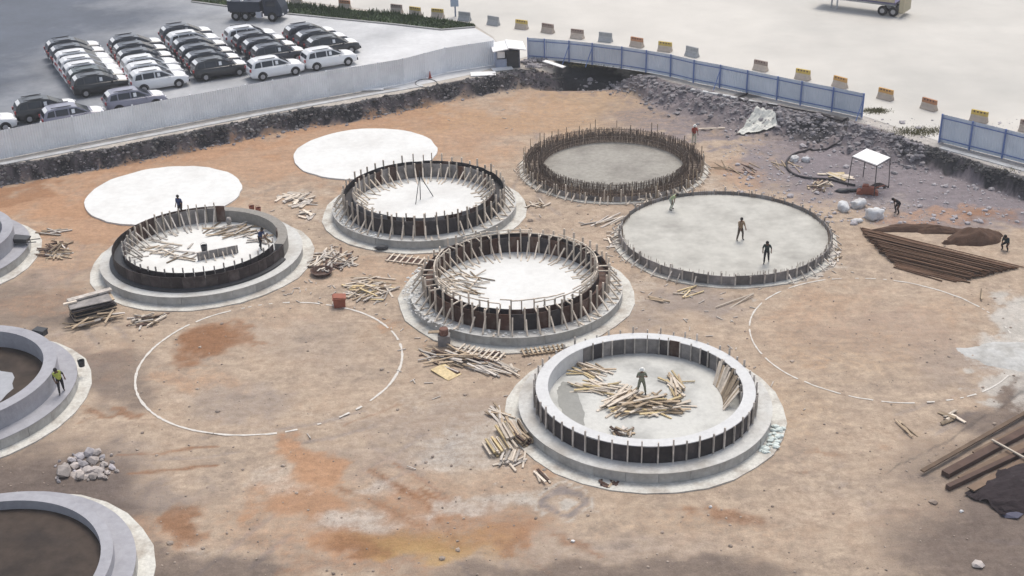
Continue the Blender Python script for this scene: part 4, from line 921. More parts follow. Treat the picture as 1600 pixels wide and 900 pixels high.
def ladder(t, a, b, nr, w, m):
    base = t.location; a = on(*a, .06); b = on(*b, .06); d = (b - a).normalized(); s = Vector((-d.y, d.x, 0)) * w
    part('rail', MB().bar(a - base + s / 2, b - base + s / 2, .08, .07).mesh('rail', m), t); part('rail', MB().bar(a - base - s / 2, b - base - s / 2, .08, .07).mesh('rail', m), t)
    for i in range(nr):
        c = a.lerp(b, (i + .5) / nr) - base; part('rung', MB().bar(c - s * .75 + Vector((0, 0, .08)), c + s * .75 + Vector((0, 0, .08)), .10, .06).mesh('rung', m), t)
bpy.context.view_layer.update()
ladder(t, (716, 546), (786, 562), 9, .7, WOOD)
t = thing('timber_ladder', 'row of short cross pieces on rails along the lower right foot of the middle base', 'timber ladder', on(848, 552), 0, 'timber frames along the middle base'); ladder(t, (814, 554), (884, 545), 10, .5, WOODD)
t = thing('timber_ladder', 'flat frame of brown panels and pale strips in front of the black double-formwork ring', 'timber ladder', on(635, 407), 0, 'timber frames along the middle base'); ladder(t, (606, 404), (664, 411), 6, .8, WOOD)
for i in range(5): part('panel', MB().box((0, 0, 0), (.55, .8, .04)).mesh('panel', PLYB), t, on(611 + i * 11, 404.6 + i * 1.3, .05) - t.location, (0, 0, gdir(635, 407, -7)))
t = solo('plywood_sheet', MB().box((0, 0, .05), (1.5, 1.0, .05)).mesh('plywood_sheet', WOODY), 'yellow plywood sheet lying alone in front of the wide brown heap', 'plywood', on(697, 583, .02), (0, R(4), gdir(697, 583, -28)))
solo('plank', PM['brown'], 'brown board lying along the top edge of the yellow plywood sheet', 'plank', on(697, 575, .06), (0, 0, gdir(697, 575, -25)), scale=(2.0, .22, .06))
heap('two pale planks meeting at a corner between the middle and nearest bases', 800, 580, 6, 10, 4, -70, 30, ['pale'], (1.0, 1.5), None, 1)
heap('yellow and grey timber heap left of the middle base, beside a red box', 576, 457, 32, 14, 46, 8, 30, ['pale', 'yellow', 'grey', 'dark'], (.9, 2.0), None, 4)
heap('three long planks lying behind the yellow and grey heap', 585, 438, 34, 5, 7, 4, 14, ['pale', 'dark'], (1.4, 2.4), None, 1)
heap('tangled pinkish grey heap of sticks right of the dark left base', 520, 408, 34, 17, 60, 35, 40, ['grey', 'pale', 'brown', 'grey'], (.7, 1.7), None, 4)
heap('loose boards and panels behind the dark left base, near the black double ring', 463, 312, 30, 10, 34, 25, 30, ['grey', 'pale', 'pale'], (.7, 1.6), None, 2, (.08, .3))
heap('few pinkish boards right behind the dark left base', 478, 337, 12, 6, 10, -20, 25, ['pale', 'grey'], (.6, 1.3), None, 2, (.1, .3))
heap('heap of sticks on the soil in front of the dark left base', 232, 501, 24, 7, 24, 15, 26, ['dark', 'pale', 'grey', 'brown'], (.8, 1.7), None, 3)
heap('brown heap of boards beside the barrow slab at the far left', 88, 392, 22, 14, 34, 5, 35, ['dark', 'grey', 'brown', 'dark'], (.8, 1.7), None, 3)
heap('few grey planks lying behind the brown heap at the far left', 84, 365, 22, 5, 7, 5, 12, ['grey', 'dark'], (1.0, 1.8), None, 1)
heap('thin sticks lying left of the rusty reinforcement base', 838, 318, 20, 7, 10, -20, 30, ['pale', 'dark'], (.7, 1.4), None, 1)
heap('long poles lying between the middle base and the low grey cast floor', 950, 345, 26, 5, 8, 22, 8, ['grey', 'pale'], (1.6, 2.6), None, 1)
heap('scattered sticks along the left edge boards of the low grey cast floor', 962, 372, 14, 16, 22, -30, 30, ['grey', 'pale', 'grey'], (.5, 1.1), None, 1)
heap('sticks and stakes between the reinforcement base and the cast floor', 1005, 315, 34, 7, 26, 30, 40, ['grey', 'pale', 'grey'], (.4, 1.1), None, 2)
heap('thin reddish sticks lying right of the reinforcement base', 1150, 264, 36, 9, 12, -25, 18, ['brown', 'dark'], (1.0, 2.2), None, 1, (.04, .07))
heap('thin sticks on the soil behind the cast floor, near the black hose', 1225, 262, 26, 8, 9, -18, 20, ['dark', 'pale'], (.8, 1.8), None, 1, (.04, .08))
heap('reddish planks left of the white canopy', 1283, 292, 22, 8, 20, 25, 35, ['brown', 'dark', 'pale'], (.6, 1.4), None, 2)
heap('pale boards lying under and left of the white canopy', 1305, 277, 22, 5, 12, -8, 10, ['yellow', 'pale'], (1.0, 2.0), None, 1, (.12, .3))
heap('dark blocks and stakes at the right rim of the cast floor', 1298, 398, 12, 20, 22, 30, 40, ['dark', 'grey', 'grey'], (.4, 1.1), None, 2, (.1, .2))
heap('few pale poles forming a frame right of the middle base', 1075, 458, 12, 8, 7, 30, 35, ['yellow', 'pale'], (.9, 1.6), None, 1, (.06, .09))
heap('two parallel grey sticks lying right of the middle base', 1026, 467, 10, 5, 3, -12, 3, ['dark'], (1.2, 1.5), None, 1, (.06, .09))
heap('long pale pole in front of the cast floor', 1150, 472, 10, 3, 2, 22, 3, ['pale'], (2.4, 3.2), None, 1, (.06, .09))
heap('two sticks on the soil at the lower right, near the beams', 1412, 672, 10, 6, 3, -40, 6, ['dark'], (1.0, 1.8), None, 1, (.06, .1))
heap('few broken boards on the soil above the lower right beams', 1485, 653, 12, 8, 5, 30, 60, ['pale', 'dark'], (.4, 1.0), None, 1, (.08, .2))
heap('single post lying near the right end of the chalk circle', 1533, 463, 2, 6, 2, 85, 4, ['dark'], (.9, 1.4), None, 1, (.06, .1))
heap('few board ends along the front edge of the nearest base', 940, 757, 26, 5, 7, 5, 50, ['dark', 'brown'], (.3, .7), None, 1)
# on the floor of the left base
heap('grey planks lying across the floor of the dark left base', 368, 360, 40, 10, 20, 14, 14, ['dark', 'grey', 'dark'], (1.3, 2.6), ZS + .02, 2)
heap('pale planks strewn along the left of the floor in the dark left base', 270, 395, 40, 14, 22, 8, 22, ['pale', 'grey', 'dark'], (.8, 1.9), ZS + .02, 1)
heap('short boards at the right inner side of the dark left base', 408, 372, 16, 9, 12, -20, 30, ['dark', 'brown', 'grey'], (.7, 1.3), ZS + .02, 2)
heap('pale sticks lying at the left of the floor inside the middle base', 728, 445, 34, 18, 26, -8, 18, ['pale', 'dark', 'pale'], (.8, 1.8), ZS + .02, 1, (.05, .09))
t = thing('formwork_box', 'grey formwork panel with a battened back standing on the floor of the dark left base', 'formwork', at(341, 401, ZS + .02), gdir(341, 401, 11, ZS))
part('face_board', MB().box((0, 0, .28), (2.7, .05, .56)).mesh('face_board', PLYG), t)
for i in range(5): part('batten', MB().box((-1.2 + .6 * i, -.07, .28), (.08, .08, .58)).mesh('batten', WOODG), t)
for i in range(4): part('prop', MB().bar((-.9 + .6 * i, -.1, .35), (-.9 + .6 * i, -.6, .02), .06, .06).mesh('prop', WOOD), t)

# dark stack of panels below the left base
t = thing('panel_stack', 'dark stack of formwork panels with a pale top, lower left of the dark ring', 'panel stack', on(146, 492), gdir(146, 492, 14))
rr = random.Random(61)
for i in range(14):
    part('panel', MB().box((0, 0, 0), (2.5, 1.35, .05)).mesh('panel', PLYG if i == 13 else PLY if i % 3 else WOODD), t, (rr.uniform(-.12, .12), rr.uniform(-.12, .12), .05 + .075 * i), (0, 0, rr.uniform(-.06, .06)))
for i in range(16): part('plank', PM[rr.choice(['dark', 'dark', 'grey'])], t, (rr.uniform(-1.4, 1.4), -.9 - rr.uniform(0, .7), .06 + rr.uniform(0, .35)), (rr.gauss(0, .2), rr.gauss(0, .15), rr.gauss(0, .35)), (rr.uniform(.8, 1.8), .12, .05))
part('top_beam', MB().box((.1, .45, 1.16), (2.7, .4, .12)).mesh('top_beam', WOODG), t, (0, 0, 0), (0, 0, .06))
part('top_beam', MB().box((-1.2, .1, 1.13), (.8, .2, .1)).mesh('top_beam', WOOD), t)

# rusty bars
t = thing('rebar_stack', 'wide fanned stack of long rusty steel bars at the right edge', 'steel bars', on(1460, 400), 0)
rr = random.Random(71); nb = 150
for i in range(nb):
    f = i / (nb - 1) + rr.uniform(-.012, .012); f = min(max(f, 0), 1)
    a = on(1346 + (1404 - 1346) * f ** 1.3 + rr.uniform(-4, 4), 358 + (418 - 358) * f + rr.uniform(-1, 1)); b = on(1597 + (1502 - 1597) * f + rr.uniform(-12, 3), 419 + (441 - 419) * f)
    h = .06 + .42 * math.sin(PI * min(f * 1.05, 1)) * rr.random()
    part('bar', MB().bar(a - t.location + Vector((0, 0, h)), b - t.location + Vector((0, 0, h * rr.uniform(.6, 1.1))), .055, .05).mesh('bar', RUST), t)
for i in range(3):
    a = on(1396 + i * 9, 418 + i * 1.5, .05); b = on(1472 + i * 22, 440 + i * 1.2, .05); part('bar', MB().bar(a - t.location, b - t.location, .07, .06).mesh('bar', RUST), t)
def mound(name, label, cat, x, y, rx, ry, h, m, seed, z=None, n=26):
    """heap of loose material with an uneven surface"""
    p = on(x, y) if z is None else at(x, y, z); mb = MB(); rr = random.Random(seed); vs = []; o = rr.uniform(0, 90)
    for j in range(n + 1):
        for i in range(n + 1):
            a = -1.15 + 2.3 * i / n; b = -1.15 + 2.3 * j / n; r0 = math.hypot(a, b); r0 *= 1 + 1.1 * (float(fbm(np.array([a * 1.3 + o + 40]), np.array([b * 1.3 + o + 7]), 3)[0]) - .45) * min(1, r0)
            e = float(fbm(np.array([a * 2.2 + o]), np.array([b * 2.2 + o]), 4)[0])
            X = a * rx; Y = b * ry; zz = h * max(0, (1 - r0 ** 1.6)) * (.45 + 1.1 * e) + (e - .5) * .25 * h - max(0, r0 - .82) * h * 1.2
            g = (ghs(p.x + X, p.y + Y) - p.z) if z is None else 0
            vs.append((X, Y, g + zz - .03))
    mb.add(vs, [(j * (n + 1) + i, j * (n + 1) + i + 1, (j + 1) * (n + 1) + i + 1, (j + 1) * (n + 1) + i) for j in range(n) for i in range(n)])
    return solo(name, mb.mesh(name, m, True), label, cat, p)
mound('soil_or_shade_mound', 'dark brown soil heap behind the right part of the rusty bars', 'soil heap', 1522, 374, 2.1, 1.4, .75, EARTHD, 3)
mound('soil_or_shade_mound', 'low brown soil ridge behind the left part of the rusty bars', 'soil heap', 1420, 358, 2.6, .7, .35, EARTHD, 4)
mound('soil_or_shade_mound', 'narrow brown soil ridge between the two heaps behind the rusty bars', 'soil heap', 1470, 361, 2.0, .6, .4, EARTHD, 9)
mound('sand_heap', 'grey heap of spilled cement in the right corner by the chalk circle', 'cement heap', 1586, 556, 2.6, 2.2, .14, mat('spilled_cement', (.46, .46, .45), .95, .2, 3.0, .5, 8, stain=(.33, .32, .30), stain_scale=.8, stain_amt=.8), 5)

# tarpaulin, sacks, canopy, hose, pump at the right
mb = MB(); vs = []; n = 18; rr = random.Random(4); c = on(1182, 203)
corners = [on(1146, 213), on(1216, 209), on(1206, 190), on(1183, 188)]
for j in range(n + 1):
    for i in range(n + 1):
        a, b = i / n, j / n; q = corners[0].lerp(corners[1], a).lerp(corners[3].lerp(corners[2], a), b)
        e = float(fbm(np.array([q.x * 1.1]), np.array([q.y * 1.1]), 4)[0]); w = .25 * (e - .5)
        X, Y = q.x + w * 1.3, q.y + w; vs.append(Vector((X, Y, ghs(X, Y) + .16 + .22 * abs(e - .45))) - c)
mb.add(vs, [(j * (n + 1) + i, j * (n + 1) + i + 1, (j + 1) * (n + 1) + i + 1, (j + 1) * (n + 1) + i) for j in range(n) for i in range(n)])
solo('tarpaulin', mb.mesh('tarpaulin', TARP), 'crumpled pale tarpaulin lying on the rubble slope below the blue hoarding', 'tarpaulin', c)
solo('plank', PM['pale'], 'thin white plank on the soil left of the pale tarpaulin', 'plank', on(1112, 202, .08), (0, 0, gdir(1112, 202, 2)), scale=(2.2, .25, .06))
def sack(lab, x, y, s, seed):
    rr = random.Random(seed); bm = bmesh.new(); bmesh.ops.create_icosphere(bm, subdivisions=3, radius=1.0); o = rr.uniform(0, 50)
    for v in bm.verts:
        c = v.co; q = max(abs(c.x), abs(c.y), abs(c.z)) ** .45; c = c / q
        e = float(fbm(np.array([c.x * 1.6 + o]), np.array([c.y * 1.6 + c.z * 1.9 + o]), 4)[0]) - .5
        f = 1 + .95 * e; v.co = Vector((c.x * .50 * f, c.y * .36 * f, max(-.22, c.z * .34 * f) + .2 + .12 * max(0, c.x) * (1 if c.z > 0 else 0)))
    me_ = bpy.data.meshes.new('sack'); bm.to_mesh(me_); bm.free(); me_.materials.append(SACK); me_.shade_smooth()
    return solo('sack', me_, lab, 'sack', on(x, y, .0), (rr.uniform(-.1, .1), rr.uniform(-.1, .1), rr.uniform(0, 6)), 'white sacks on the soil', (s, s, s))
sack('squat white sack, leftmost of the three between the canopy and the cast floor', 1318, 329, 1.0, 1)
sack('white sack tipped back, middle one of three below the canopy', 1340, 323, 1.05, 2)
sack('big white sack slumped beside the crouching dark-clothed worker', 1366, 341, 1.35, 3)
sack('small white sack on the gravel inside the bend of the hose', 1241, 252, .75, 4)
sack('flattened white bag right of the small sack inside the bend of the hose', 1259, 252, .6, 5)
solo('white_bag', MB().blob((0, 0, .12), (.45, .3, .18), random.Random(3)).mesh('white_bag', SACK, True), 'low white bag lying in front of the big slumped sack', 'bag', on(1338, 347))
RZ = 2.3
rc = [at(x, y, RZ) for x, y in [(1332, 245), (1370, 259), (1391, 247), (1354, 233)]]
c = (rc[0] + rc[1] + rc[2] + rc[3]) / 4; c.z = 0
t = thing('canopy', 'white flat canopy on four thin dark legs standing on the gravel', 'canopy', c)
mb = MB(); up = Vector((0, 0, .06))
mb.add([p - c for p in rc] + [p - c + up for p in rc], [(3, 2, 1, 0), (4, 5, 6, 7), (0, 1, 5, 4), (1, 2, 6, 5), (2, 3, 7, 6), (3, 0, 4, 7)]); part('roof', mb.mesh('roof', WHITE), t)
for i, p in enumerate(rc):
    q = Vector((p.x, p.y, 0)) + (Vector((p.x, p.y, 0)) - c) * .10; q.z = ghs(q.x, q.y) - .02; part('leg', MB().tube([q - c, p - c - Vector((0, 0, .01))], .035, 6).mesh('leg', DGREY), t)
for i in range(4): part('edge_bar', MB().tube([rc[i] - c - Vector((0, 0, .06)), rc[(i + 1) % 4] - c - Vector((0, 0, .06))], .025, 6).mesh('edge_bar', DGREY), t)
solo('water_pump', MB().box((0, 0, .3), (.9, .5, .5)).box((-.2, 0, .62), (.4, .35, .2)).tube([(-.6, -.3, .1), (-.6, .3, .1)], .22, 10).tube([(.5, -.3, .1), (.5, .3, .1)], .22, 10).bar((.4, 0, .5), (1.1, 0, .75), .06, .06).mesh('water_pump', REDB), 'small red machine on wheels standing at the foot of the canopy', 'machine', on(1356, 303), (0, 0, R(-15)))
mound('soil_or_shade_mound', 'dark mound standing in for the canopy shadow under its right legs', 'soil heap', 1374, 292, .9, .5, .3, DTARP, 12)  # shadow under the canopy built as a dark low mound
solo('black_bag', MB().blob((0, 0, .12), (.6, .3, .16), random.Random(9)).blob((.7, .1, .1), (.5, .25, .12), random.Random(10)).mesh('black_bag', DGREY, True), 'dark flattened bag left of the red machine under the canopy', 'bag', on(1318, 300))
hose = [(1168, 146), (1154, 152), (1165, 158), (1200, 163), (1240, 170), (1280, 178), (1305, 186), (1318, 193)]
hpts = [at(x, y, LOT + .10) for x, y in hose[:-1]] + [on(x, y, .10) for x, y in [(1318, 193), (1323, 206), (1316, 222), (1300, 232), (1280, 236), (1255, 238), (1238, 244), (1229, 254), (1231, 266), (1243, 275), (1265, 280), (1295, 282), (1320, 288), (1336, 291)]]
def smooth(pts, k=5):
    o = []
    for i in range(len(pts) - 1):
        p0, p1, p2, p3 = pts[max(i - 1, 0)], pts[i], pts[i + 1], pts[min(i + 2, len(pts) - 1)]
        for j in range(k):
            t_ = j / k; o.append(.5 * ((2 * p1) + (p2 - p0) * t_ + (2 * p0 - 5 * p1 + 4 * p2 - p3) * t_ ** 2 + (3 * p1 - p0 - 3 * p2 + p3) * t_ ** 3))
    return o + [pts[-1]]
hp = smooth(hpts); c = hp[0].copy()
for q in hp: q.z = max(q.z, ghs(q.x, q.y) + .06)
solo('drain_hose', MB().tube([q - c for q in hp], .085, 8).mesh('drain_hose', mat('hose_rubber', (.045, .04, .045), .7, .3, 3)), 'long dark drain hose snaking from the blue hoarding down the rubble to the canopy', 'hose', c)

# small things standing about
def bucket(name, lab, cat, p, m, r=.17, h=.32): return solo(name, MB().lathe([(0, 0), (r * .8, 0), (r, h), (r * .9, h), (r * .72, .04), (0, .04)], 16, closed_profile=False).tube([(r * math.cos(a), 0, h + r * .9 * math.sin(a)) for a in np.linspace(0, PI, 9)], .012, 5).mesh(name, m), lab, cat, p)
t = thing('red_bin', 'red plastic box bin standing at the left end of the yellow and grey timber heap', 'bin', on(531, 478), R(8))
part('body', loft([[(-.34, -.3, 0), (.34, -.3, 0), (.34, .3, 0), (-.34, .3, 0)], [(-.38, -.34, .6), (.38, -.34, .6), (.38, .34, .6), (-.38, .34, .6)]]).mesh('body', REDB), t); part('rim', MB().box((0, 0, .62), (.84, .76, .06)).mesh('rim', REDB), t); part('lid', MB().box((.02, .02, .67), (.76, .66, .05), Euler((0, R(5), 0)).to_matrix()).mesh('lid', REDB), t)
solo('mixing_tub', MB().lathe([(0, 0), (.55, 0), (.75, .28), (.68, .28), (.5, .05), (0, .05)], 24, closed_profile=False).mesh('mixing_tub', PLYB), 'shallow brown mixing tub at the front of the tangled pinkish grey heap', 'tub', on(503, 428))
t = thing('barrel', 'rusty brown barrel on a dark block standing on the left rim of the middle base', 'barrel', at(694, 531, .3), 0)
part('drum', MB().lathe([(0, .35), (.25, .35), (.27, .45), (.25, .55), (.27, .65), (.25, .75), (0, .75)], 18, closed_profile=False).mesh('drum', mat('rusty_drum', (.17, .09, .07), .85, .3, 4.0)), t); part('block', MB().box((0, 0, .02), (.7, .55, .66)).mesh('block', PLYG), t); part('board', MB().bar((-.9, .2, .42), (-.2, .1, .5), .3, .05).mesh('board', WOODD), t)
bucket('bucket', 'dark bucket standing behind the grey formwork panel on the left base floor', 'bucket', at(320, 394, ZS + .02), DGREY, .22, .5)
solo('cement_bag', MB().blob((0, 0, .3), (.22, .2, .35), random.Random(7), jit=.1).mesh('cement_bag', PLYG, True), 'grey upright bag at the back of the floor inside the dark left base', 'bag', at(358, 351, ZS + .02))
bucket('bucket', 'small reddish bucket, left one of two on the far rim of the dark left base', 'bucket', at(394, 331, ZS), REDB, .2, .45)
bucket('bucket', 'small reddish bucket, right one of two on the far rim of the dark left base', 'bucket', at(404, 333, ZS), REDB, .2, .42)
solo('dark_sack', MB().blob((0, 0, .12), (.55, .25, .2), random.Random(17)).mesh('dark_sack', DGREY, True), 'dark sack lying against the front slab edge of the black double-formwork base', 'sack', at(597, 390, .08))
solo('dark_crate', MB().box((0, 0, .18), (.7, .45, .32)).box((0, 0, .36), (.76, .5, .05)).mesh('dark_crate', DGREY), 'dark crate on the ring foot of the left-edge base with the yellow-vested worker', 'crate', at(64, 523, .67), (0, 0, R(-20)))
bucket('bucket', 'grey bucket near the slab edge, right of the yellow vested worker', 'bucket', at(128, 572, .67), DGREY, .2, .36)
t = thing('wheelbarrow', 'grey wheelbarrow tipped over on the slab at the far left', 'wheelbarrow', at(35, 381, .67), R(-12))
part('tray', loft([[(-.45, -.3, .15), (.4, -.22, .15), (.4, .22, .15), (-.45, .3, .15)], [(-.65, -.4, .5), (.6, -.32, .5), (.6, .32, .5), (-.65, .4, .5)]]).mesh('tray', DGREY), t)
for s in (-1, 1): part('handle', MB().tube([(.3, s * .2, .2), (1.25, s * .28, .35)], .03, 6).mesh('handle', DGREY), t); part('leg', MB().tube([(.45, s * .25, .22), (.5, s * .25, 0)], .02, 5).mesh('leg', DGREY), t)
part('wheel', MB().lathe([(.08, -.05), (.2, -.05), (.2, .05), (.08, .05)], 16).mesh('wheel', TYRE), t, (-.7, 0, .2), (PI / 2, 0, 0))

# stone pile at the lower left: stones one can pick out
t = thing('stone_pile', 'pile of broken pale stones on the soil in front of the bottom left base', 'stone pile', on(134, 735))
rr = random.Random(41); sm = []
for i in range(8): sm.append(MB().blob((0, 0, 0), (1, .8, .7), rr, jit=.3).mesh('stone', [STONE, STONEL][i % 3 > 0]))
big = [(100, 742, .52), (112, 722, .34), (126, 716, .36), (141, 711, .42), (152, 709, .28), (118, 731, .3), (131, 728, .33), (146, 722, .36), (160, 716, .22), (138, 738, .4), (152, 738, .34), (126, 746, .34), (165, 728, .2), (176, 732, .22), (183, 737, .16), (90, 748, .16), (168, 740, .2), (146, 747, .28), (158, 746, .22)]
for x, y, s in big: part('stone', rr.choice(sm), t, on(x, y, s * .35) - t.location, (rr.uniform(-.4, .4), rr.uniform(-.4, .4), rr.uniform(0, 6)), (s, s, s * rr.uniform(.7, 1)))
for i in range(70):
    s = rr.uniform(.06, .17); part('stone', rr.choice(sm), t, on(138 + rr.gauss(0, 24), 731 + rr.gauss(0, 10), s * .4) - t.location, (rr.uniform(-.4, .4), rr.uniform(-.4, .4), rr.uniform(0, 6)), (s, s, s))
mound('cement_heap', 'small pale spill of cement among the broken stones', 'cement heap', 138, 739, 1.0, .5, .2, STONEL, 6)

# rubble on the slope and bits strewn over the site (far too many to count)
mb = MB(); rr = random.Random(91)
for i in range(4200):
    x = rr.uniform(900, 1440) if i % 3 else rr.uniform(-10, 900)
    p = Vector((np.interp(x, [0, 560, 900, 1000, 1200, 1440, 1600], [at(0, 262, LOT).x, at(560, 160, LOT).x, at(900, 103, LOT).x, at(1000, 118, LOT).x, at(1200, 164, LOT).x, at(1440, 228, LOT).x, at(1600, 278, LOT).x]), 0, 0))
    wv = float(np.interp(p.x, XW, WW)); p.y = float(np.interp(p.x, EX, EY)) - abs(rr.gauss(0, 1)) * wv * (.9 if wv < 3 else .55) - .1
    if ((p.x - HOL.x) / 4.6) ** 2 + ((p.y - HOL.y) / 1.9) ** 2 < 1 and rr.random() < .85: continue
    s = min(.30, .035 + rr.expovariate(15)) * (.6 if i % 3 == 0 else 1); p.z = ghs(p.x, p.y) + s * .25; mb.blob(p, (s, s * rr.uniform(.6, 1), s * rr.uniform(.4, .8)), rr, jit=.35)
part('rubble', mb.mesh('rubble', STONE), kind='stuff')
CLOD = mat('dark_earth_clods', (.085, .082, .083), 1.0, .4, 1.2, .5, 10, stain=(.24, .235, .235), stain_scale=.7, stain_amt=.8)
mb = MB(); bx0, bx1, bx2, bx3 = EX[1], at(880, 103, LOT).x, at(1400, 212, LOT).x, EX[-2]
for i in range(4600):
    X = rr.uniform(bx0, bx1) if i % 4 else rr.uniform(bx2, bx3)
    wv = float(np.interp(X, XW, WW)); Y = float(np.interp(X, EX, EY)) + (float(fbm(np.array([X * .5]), np.array([3.3]), 3)[0]) - .5) * 1.0 - rr.uniform(-.35, .95) * max(wv, .6) + .05
    k = min(.22, .04 + rr.expovariate(20)); mb.blob((X, Y, ghs(X, Y) + rr.uniform(-.4, .25) * k), (k, k * rr.uniform(.6, 1), k * rr.uniform(.5, 1)), rr, jit=.4)
part('earth_clods', mb.mesh('earth_clods', CLOD), kind='stuff')
mb = MB()
for i in range(420):
    x = rr.uniform(420, 1340); y = rr.gauss(440, 90); p = on(x, y)
    if any((p.x - a) ** 2 + (p.y - b) ** 2 < 55 for a, b in ((-6.13, 84.6), (.26, 70.8), (6.8, 57), (-20.5, 77.1), (14.5, 78.4), (8, 92.2), (-26, 89), (-11.5, 96.8), (-13.9, 63.1), (21.3, 64.6))): continue
    a = rr.uniform(0, PI); L = rr.uniform(.06, .28); d = Vector((math.cos(a), math.sin(a), rr.uniform(-.05, .1))) * L; mb.bar(p + Vector((0, 0, .04)) - d, p + Vector((0, 0, .04)) + d, .05, .035)
part('timber_offcuts', mb.mesh('timber_offcuts', WOODG), kind='stuff')
mb = MB()
for i in range(2200):
    x, y = rr.uniform(1130, 1620), rr.uniform(185, 350); 
    p = on(x, y); s = .02 + rr.expovariate(22); mb.blob(p + Vector((0, 0, s * .2)), (s, s, s * .6), rr)
part('gravel_stones', mb.mesh('gravel_stones', STONE), kind='stuff'); mb = MB()
for i in range(1700):
    x = rr.uniform(0, 1600); y = rr.uniform(290, 900); p = on(x, y); s = .015 + rr.expovariate(40)
    if any((p.x - a) ** 2 + (p.y - b) ** 2 < 56 for a, b in ((-6.13, 84.6), (.26, 70.8), (6.8, 57), (-20.5, 77.1), (14.5, 78.4), (8, 92.2), (-26, 89), (-11.5, 96.8), (-30.7, 59.7), (-23.3, 43.6))): continue
    mb.blob(p + Vector((0, 0, s * .2)), (s, s, s * .6), rr)
part('loose_stones', mb.mesh('loose_stones', mat('gritty_clods', (.34, .28, .235), .95, .45, .35, stain=(.17, .13, .11), stain_scale=.25, stain_amt=.9)), kind='stuff')

# beams and dark tarpaulin in the lower right corner
WOODB = mat('old_brown_board', (.17, .12, .085), .9, .3, 3.0, rand=.3, stain=(.09, .06, .045), stain_scale=1.5, stain_amt=.6)
BEAM = mat('old_brown_beam', (.105, .068, .055), .9, .3, 3.0, stain=(.05, .035, .03), stain_scale=1.5, stain_amt=.6)
for lab, a, b, w in (('long dark brown beam, the upper one of two running off the lower right corner', (1476, 745), (1640, 656), .42), ('long brown beam with soil beside it, the lower of two at the lower right corner', (1480, 766), (1640, 690), .26)):
    A_, B_ = on(*a, .14), on(*b, .14); L = (B_ - A_).length; d = B_ - A_
    solo('beam', MB().box((L / 2, 0, 0), (L, w, .26)).mesh('beam', BEAM), lab, 'beam', A_, (0, 0, math.atan2(d.y, d.x)), 'long beams at the lower right')
for i, (lab, a, b, w) in enumerate((('wide weathered board lying between the two dark beams at the lower right', (1500, 752), (1650, 672), .34), ('thin old board beside the upper dark beam, on its far side', (1520, 712), (1640, 648), .16), ('old brown board lying nearest the black tarpaulin', (1516, 770), (1640, 703), .4), ('long grey-brown board lying apart above the two beams', (1440, 742), (1640, 628), .22))):
    A_, B_ = on(*a, .16 + .02 * i), on(*b, .16 + .02 * i); d = B_ - A_
    solo('board', MB().box((d.length / 2, 0, 0), (d.length, w, .07)).mesh('board', WOODB), lab, 'board', A_, (0, 0, math.atan2(d.y, d.x)), 'long beams at the lower right')
A_, B_ = on(1548, 696, .34), on(1606, 728, .34); d = B_ - A_
solo('plank', PM['pale'], 'narrow pale plank laid across the two dark beams at the right edge', 'plank', (A_ + B_) / 2, (0, 0, math.atan2(d.y, d.x)), scale=(d.length, .10, .07))
mb = MB(); vs = []; n = 20; cs = [on(1508, 772), on(1566, 806), on(1680, 800), on(1640, 688)]; c = on(1560, 775)
for j in range(n + 1):
    for i in range(n + 1):
        a, b = i / n, j / n; q = cs[0].lerp(cs[1], a).lerp(cs[3].lerp(cs[2], a), b); e = float(fbm(np.array([q.x * 1.3]), np.array([q.y * 1.3]), 4)[0])
        X = q.x + (e - .5) * .5; Y = q.y + (e - .5) * .5; vs.append(Vector((X, Y, ghs(X, Y) + .06 + .5 * abs(e - .45) + .45 * math.sin(PI * min(1, b * 1.2)) * math.sin(PI * a))) - c)
mb.add(vs, [(j * (n + 1) + i, j * (n + 1) + i + 1, (j + 1) * (n + 1) + i + 1, (j + 1) * (n + 1) + i) for j in range(n) for i in range(n)])
solo('dark_tarpaulin', mb.mesh('dark_tarpaulin', DTARP), 'black crumpled tarpaulin over a load in the lower right corner', 'tarpaulin', c)
solo('cloth_rag', MB().blob((0, 0, .06), (.5, .35, .1), random.Random(5), jit=.4).mesh('cloth_rag', mat('grey_blue_cloth', (.10, .10, .14), .9)), 'grey rag lying at the tip of the black tarpaulin', 'cloth', on(1582, 803))
solo('pale_stone', MB().blob((0, 0, .08), (.35, .25, .14), random.Random(6), jit=.3).mesh('pale_stone', STONEL), 'single pale stone on the dark soil at the bottom right', 'stone', on(1526, 884))
for x, y, lab in ((1110, 793, 'small white stone on the brown soil patch in front of the nearest base'), (895, 847, 'white stone at the bottom on a brown patch left of centre'), (1502, 800, 'tiny white stone left of the black tarpaulin')):
    solo('white_stone', MB().blob((0, 0, .05), (.1, .08, .07), random.Random(int(x)), jit=.3).mesh('white_stone', WHITE), lab, 'stone', on(x, y))

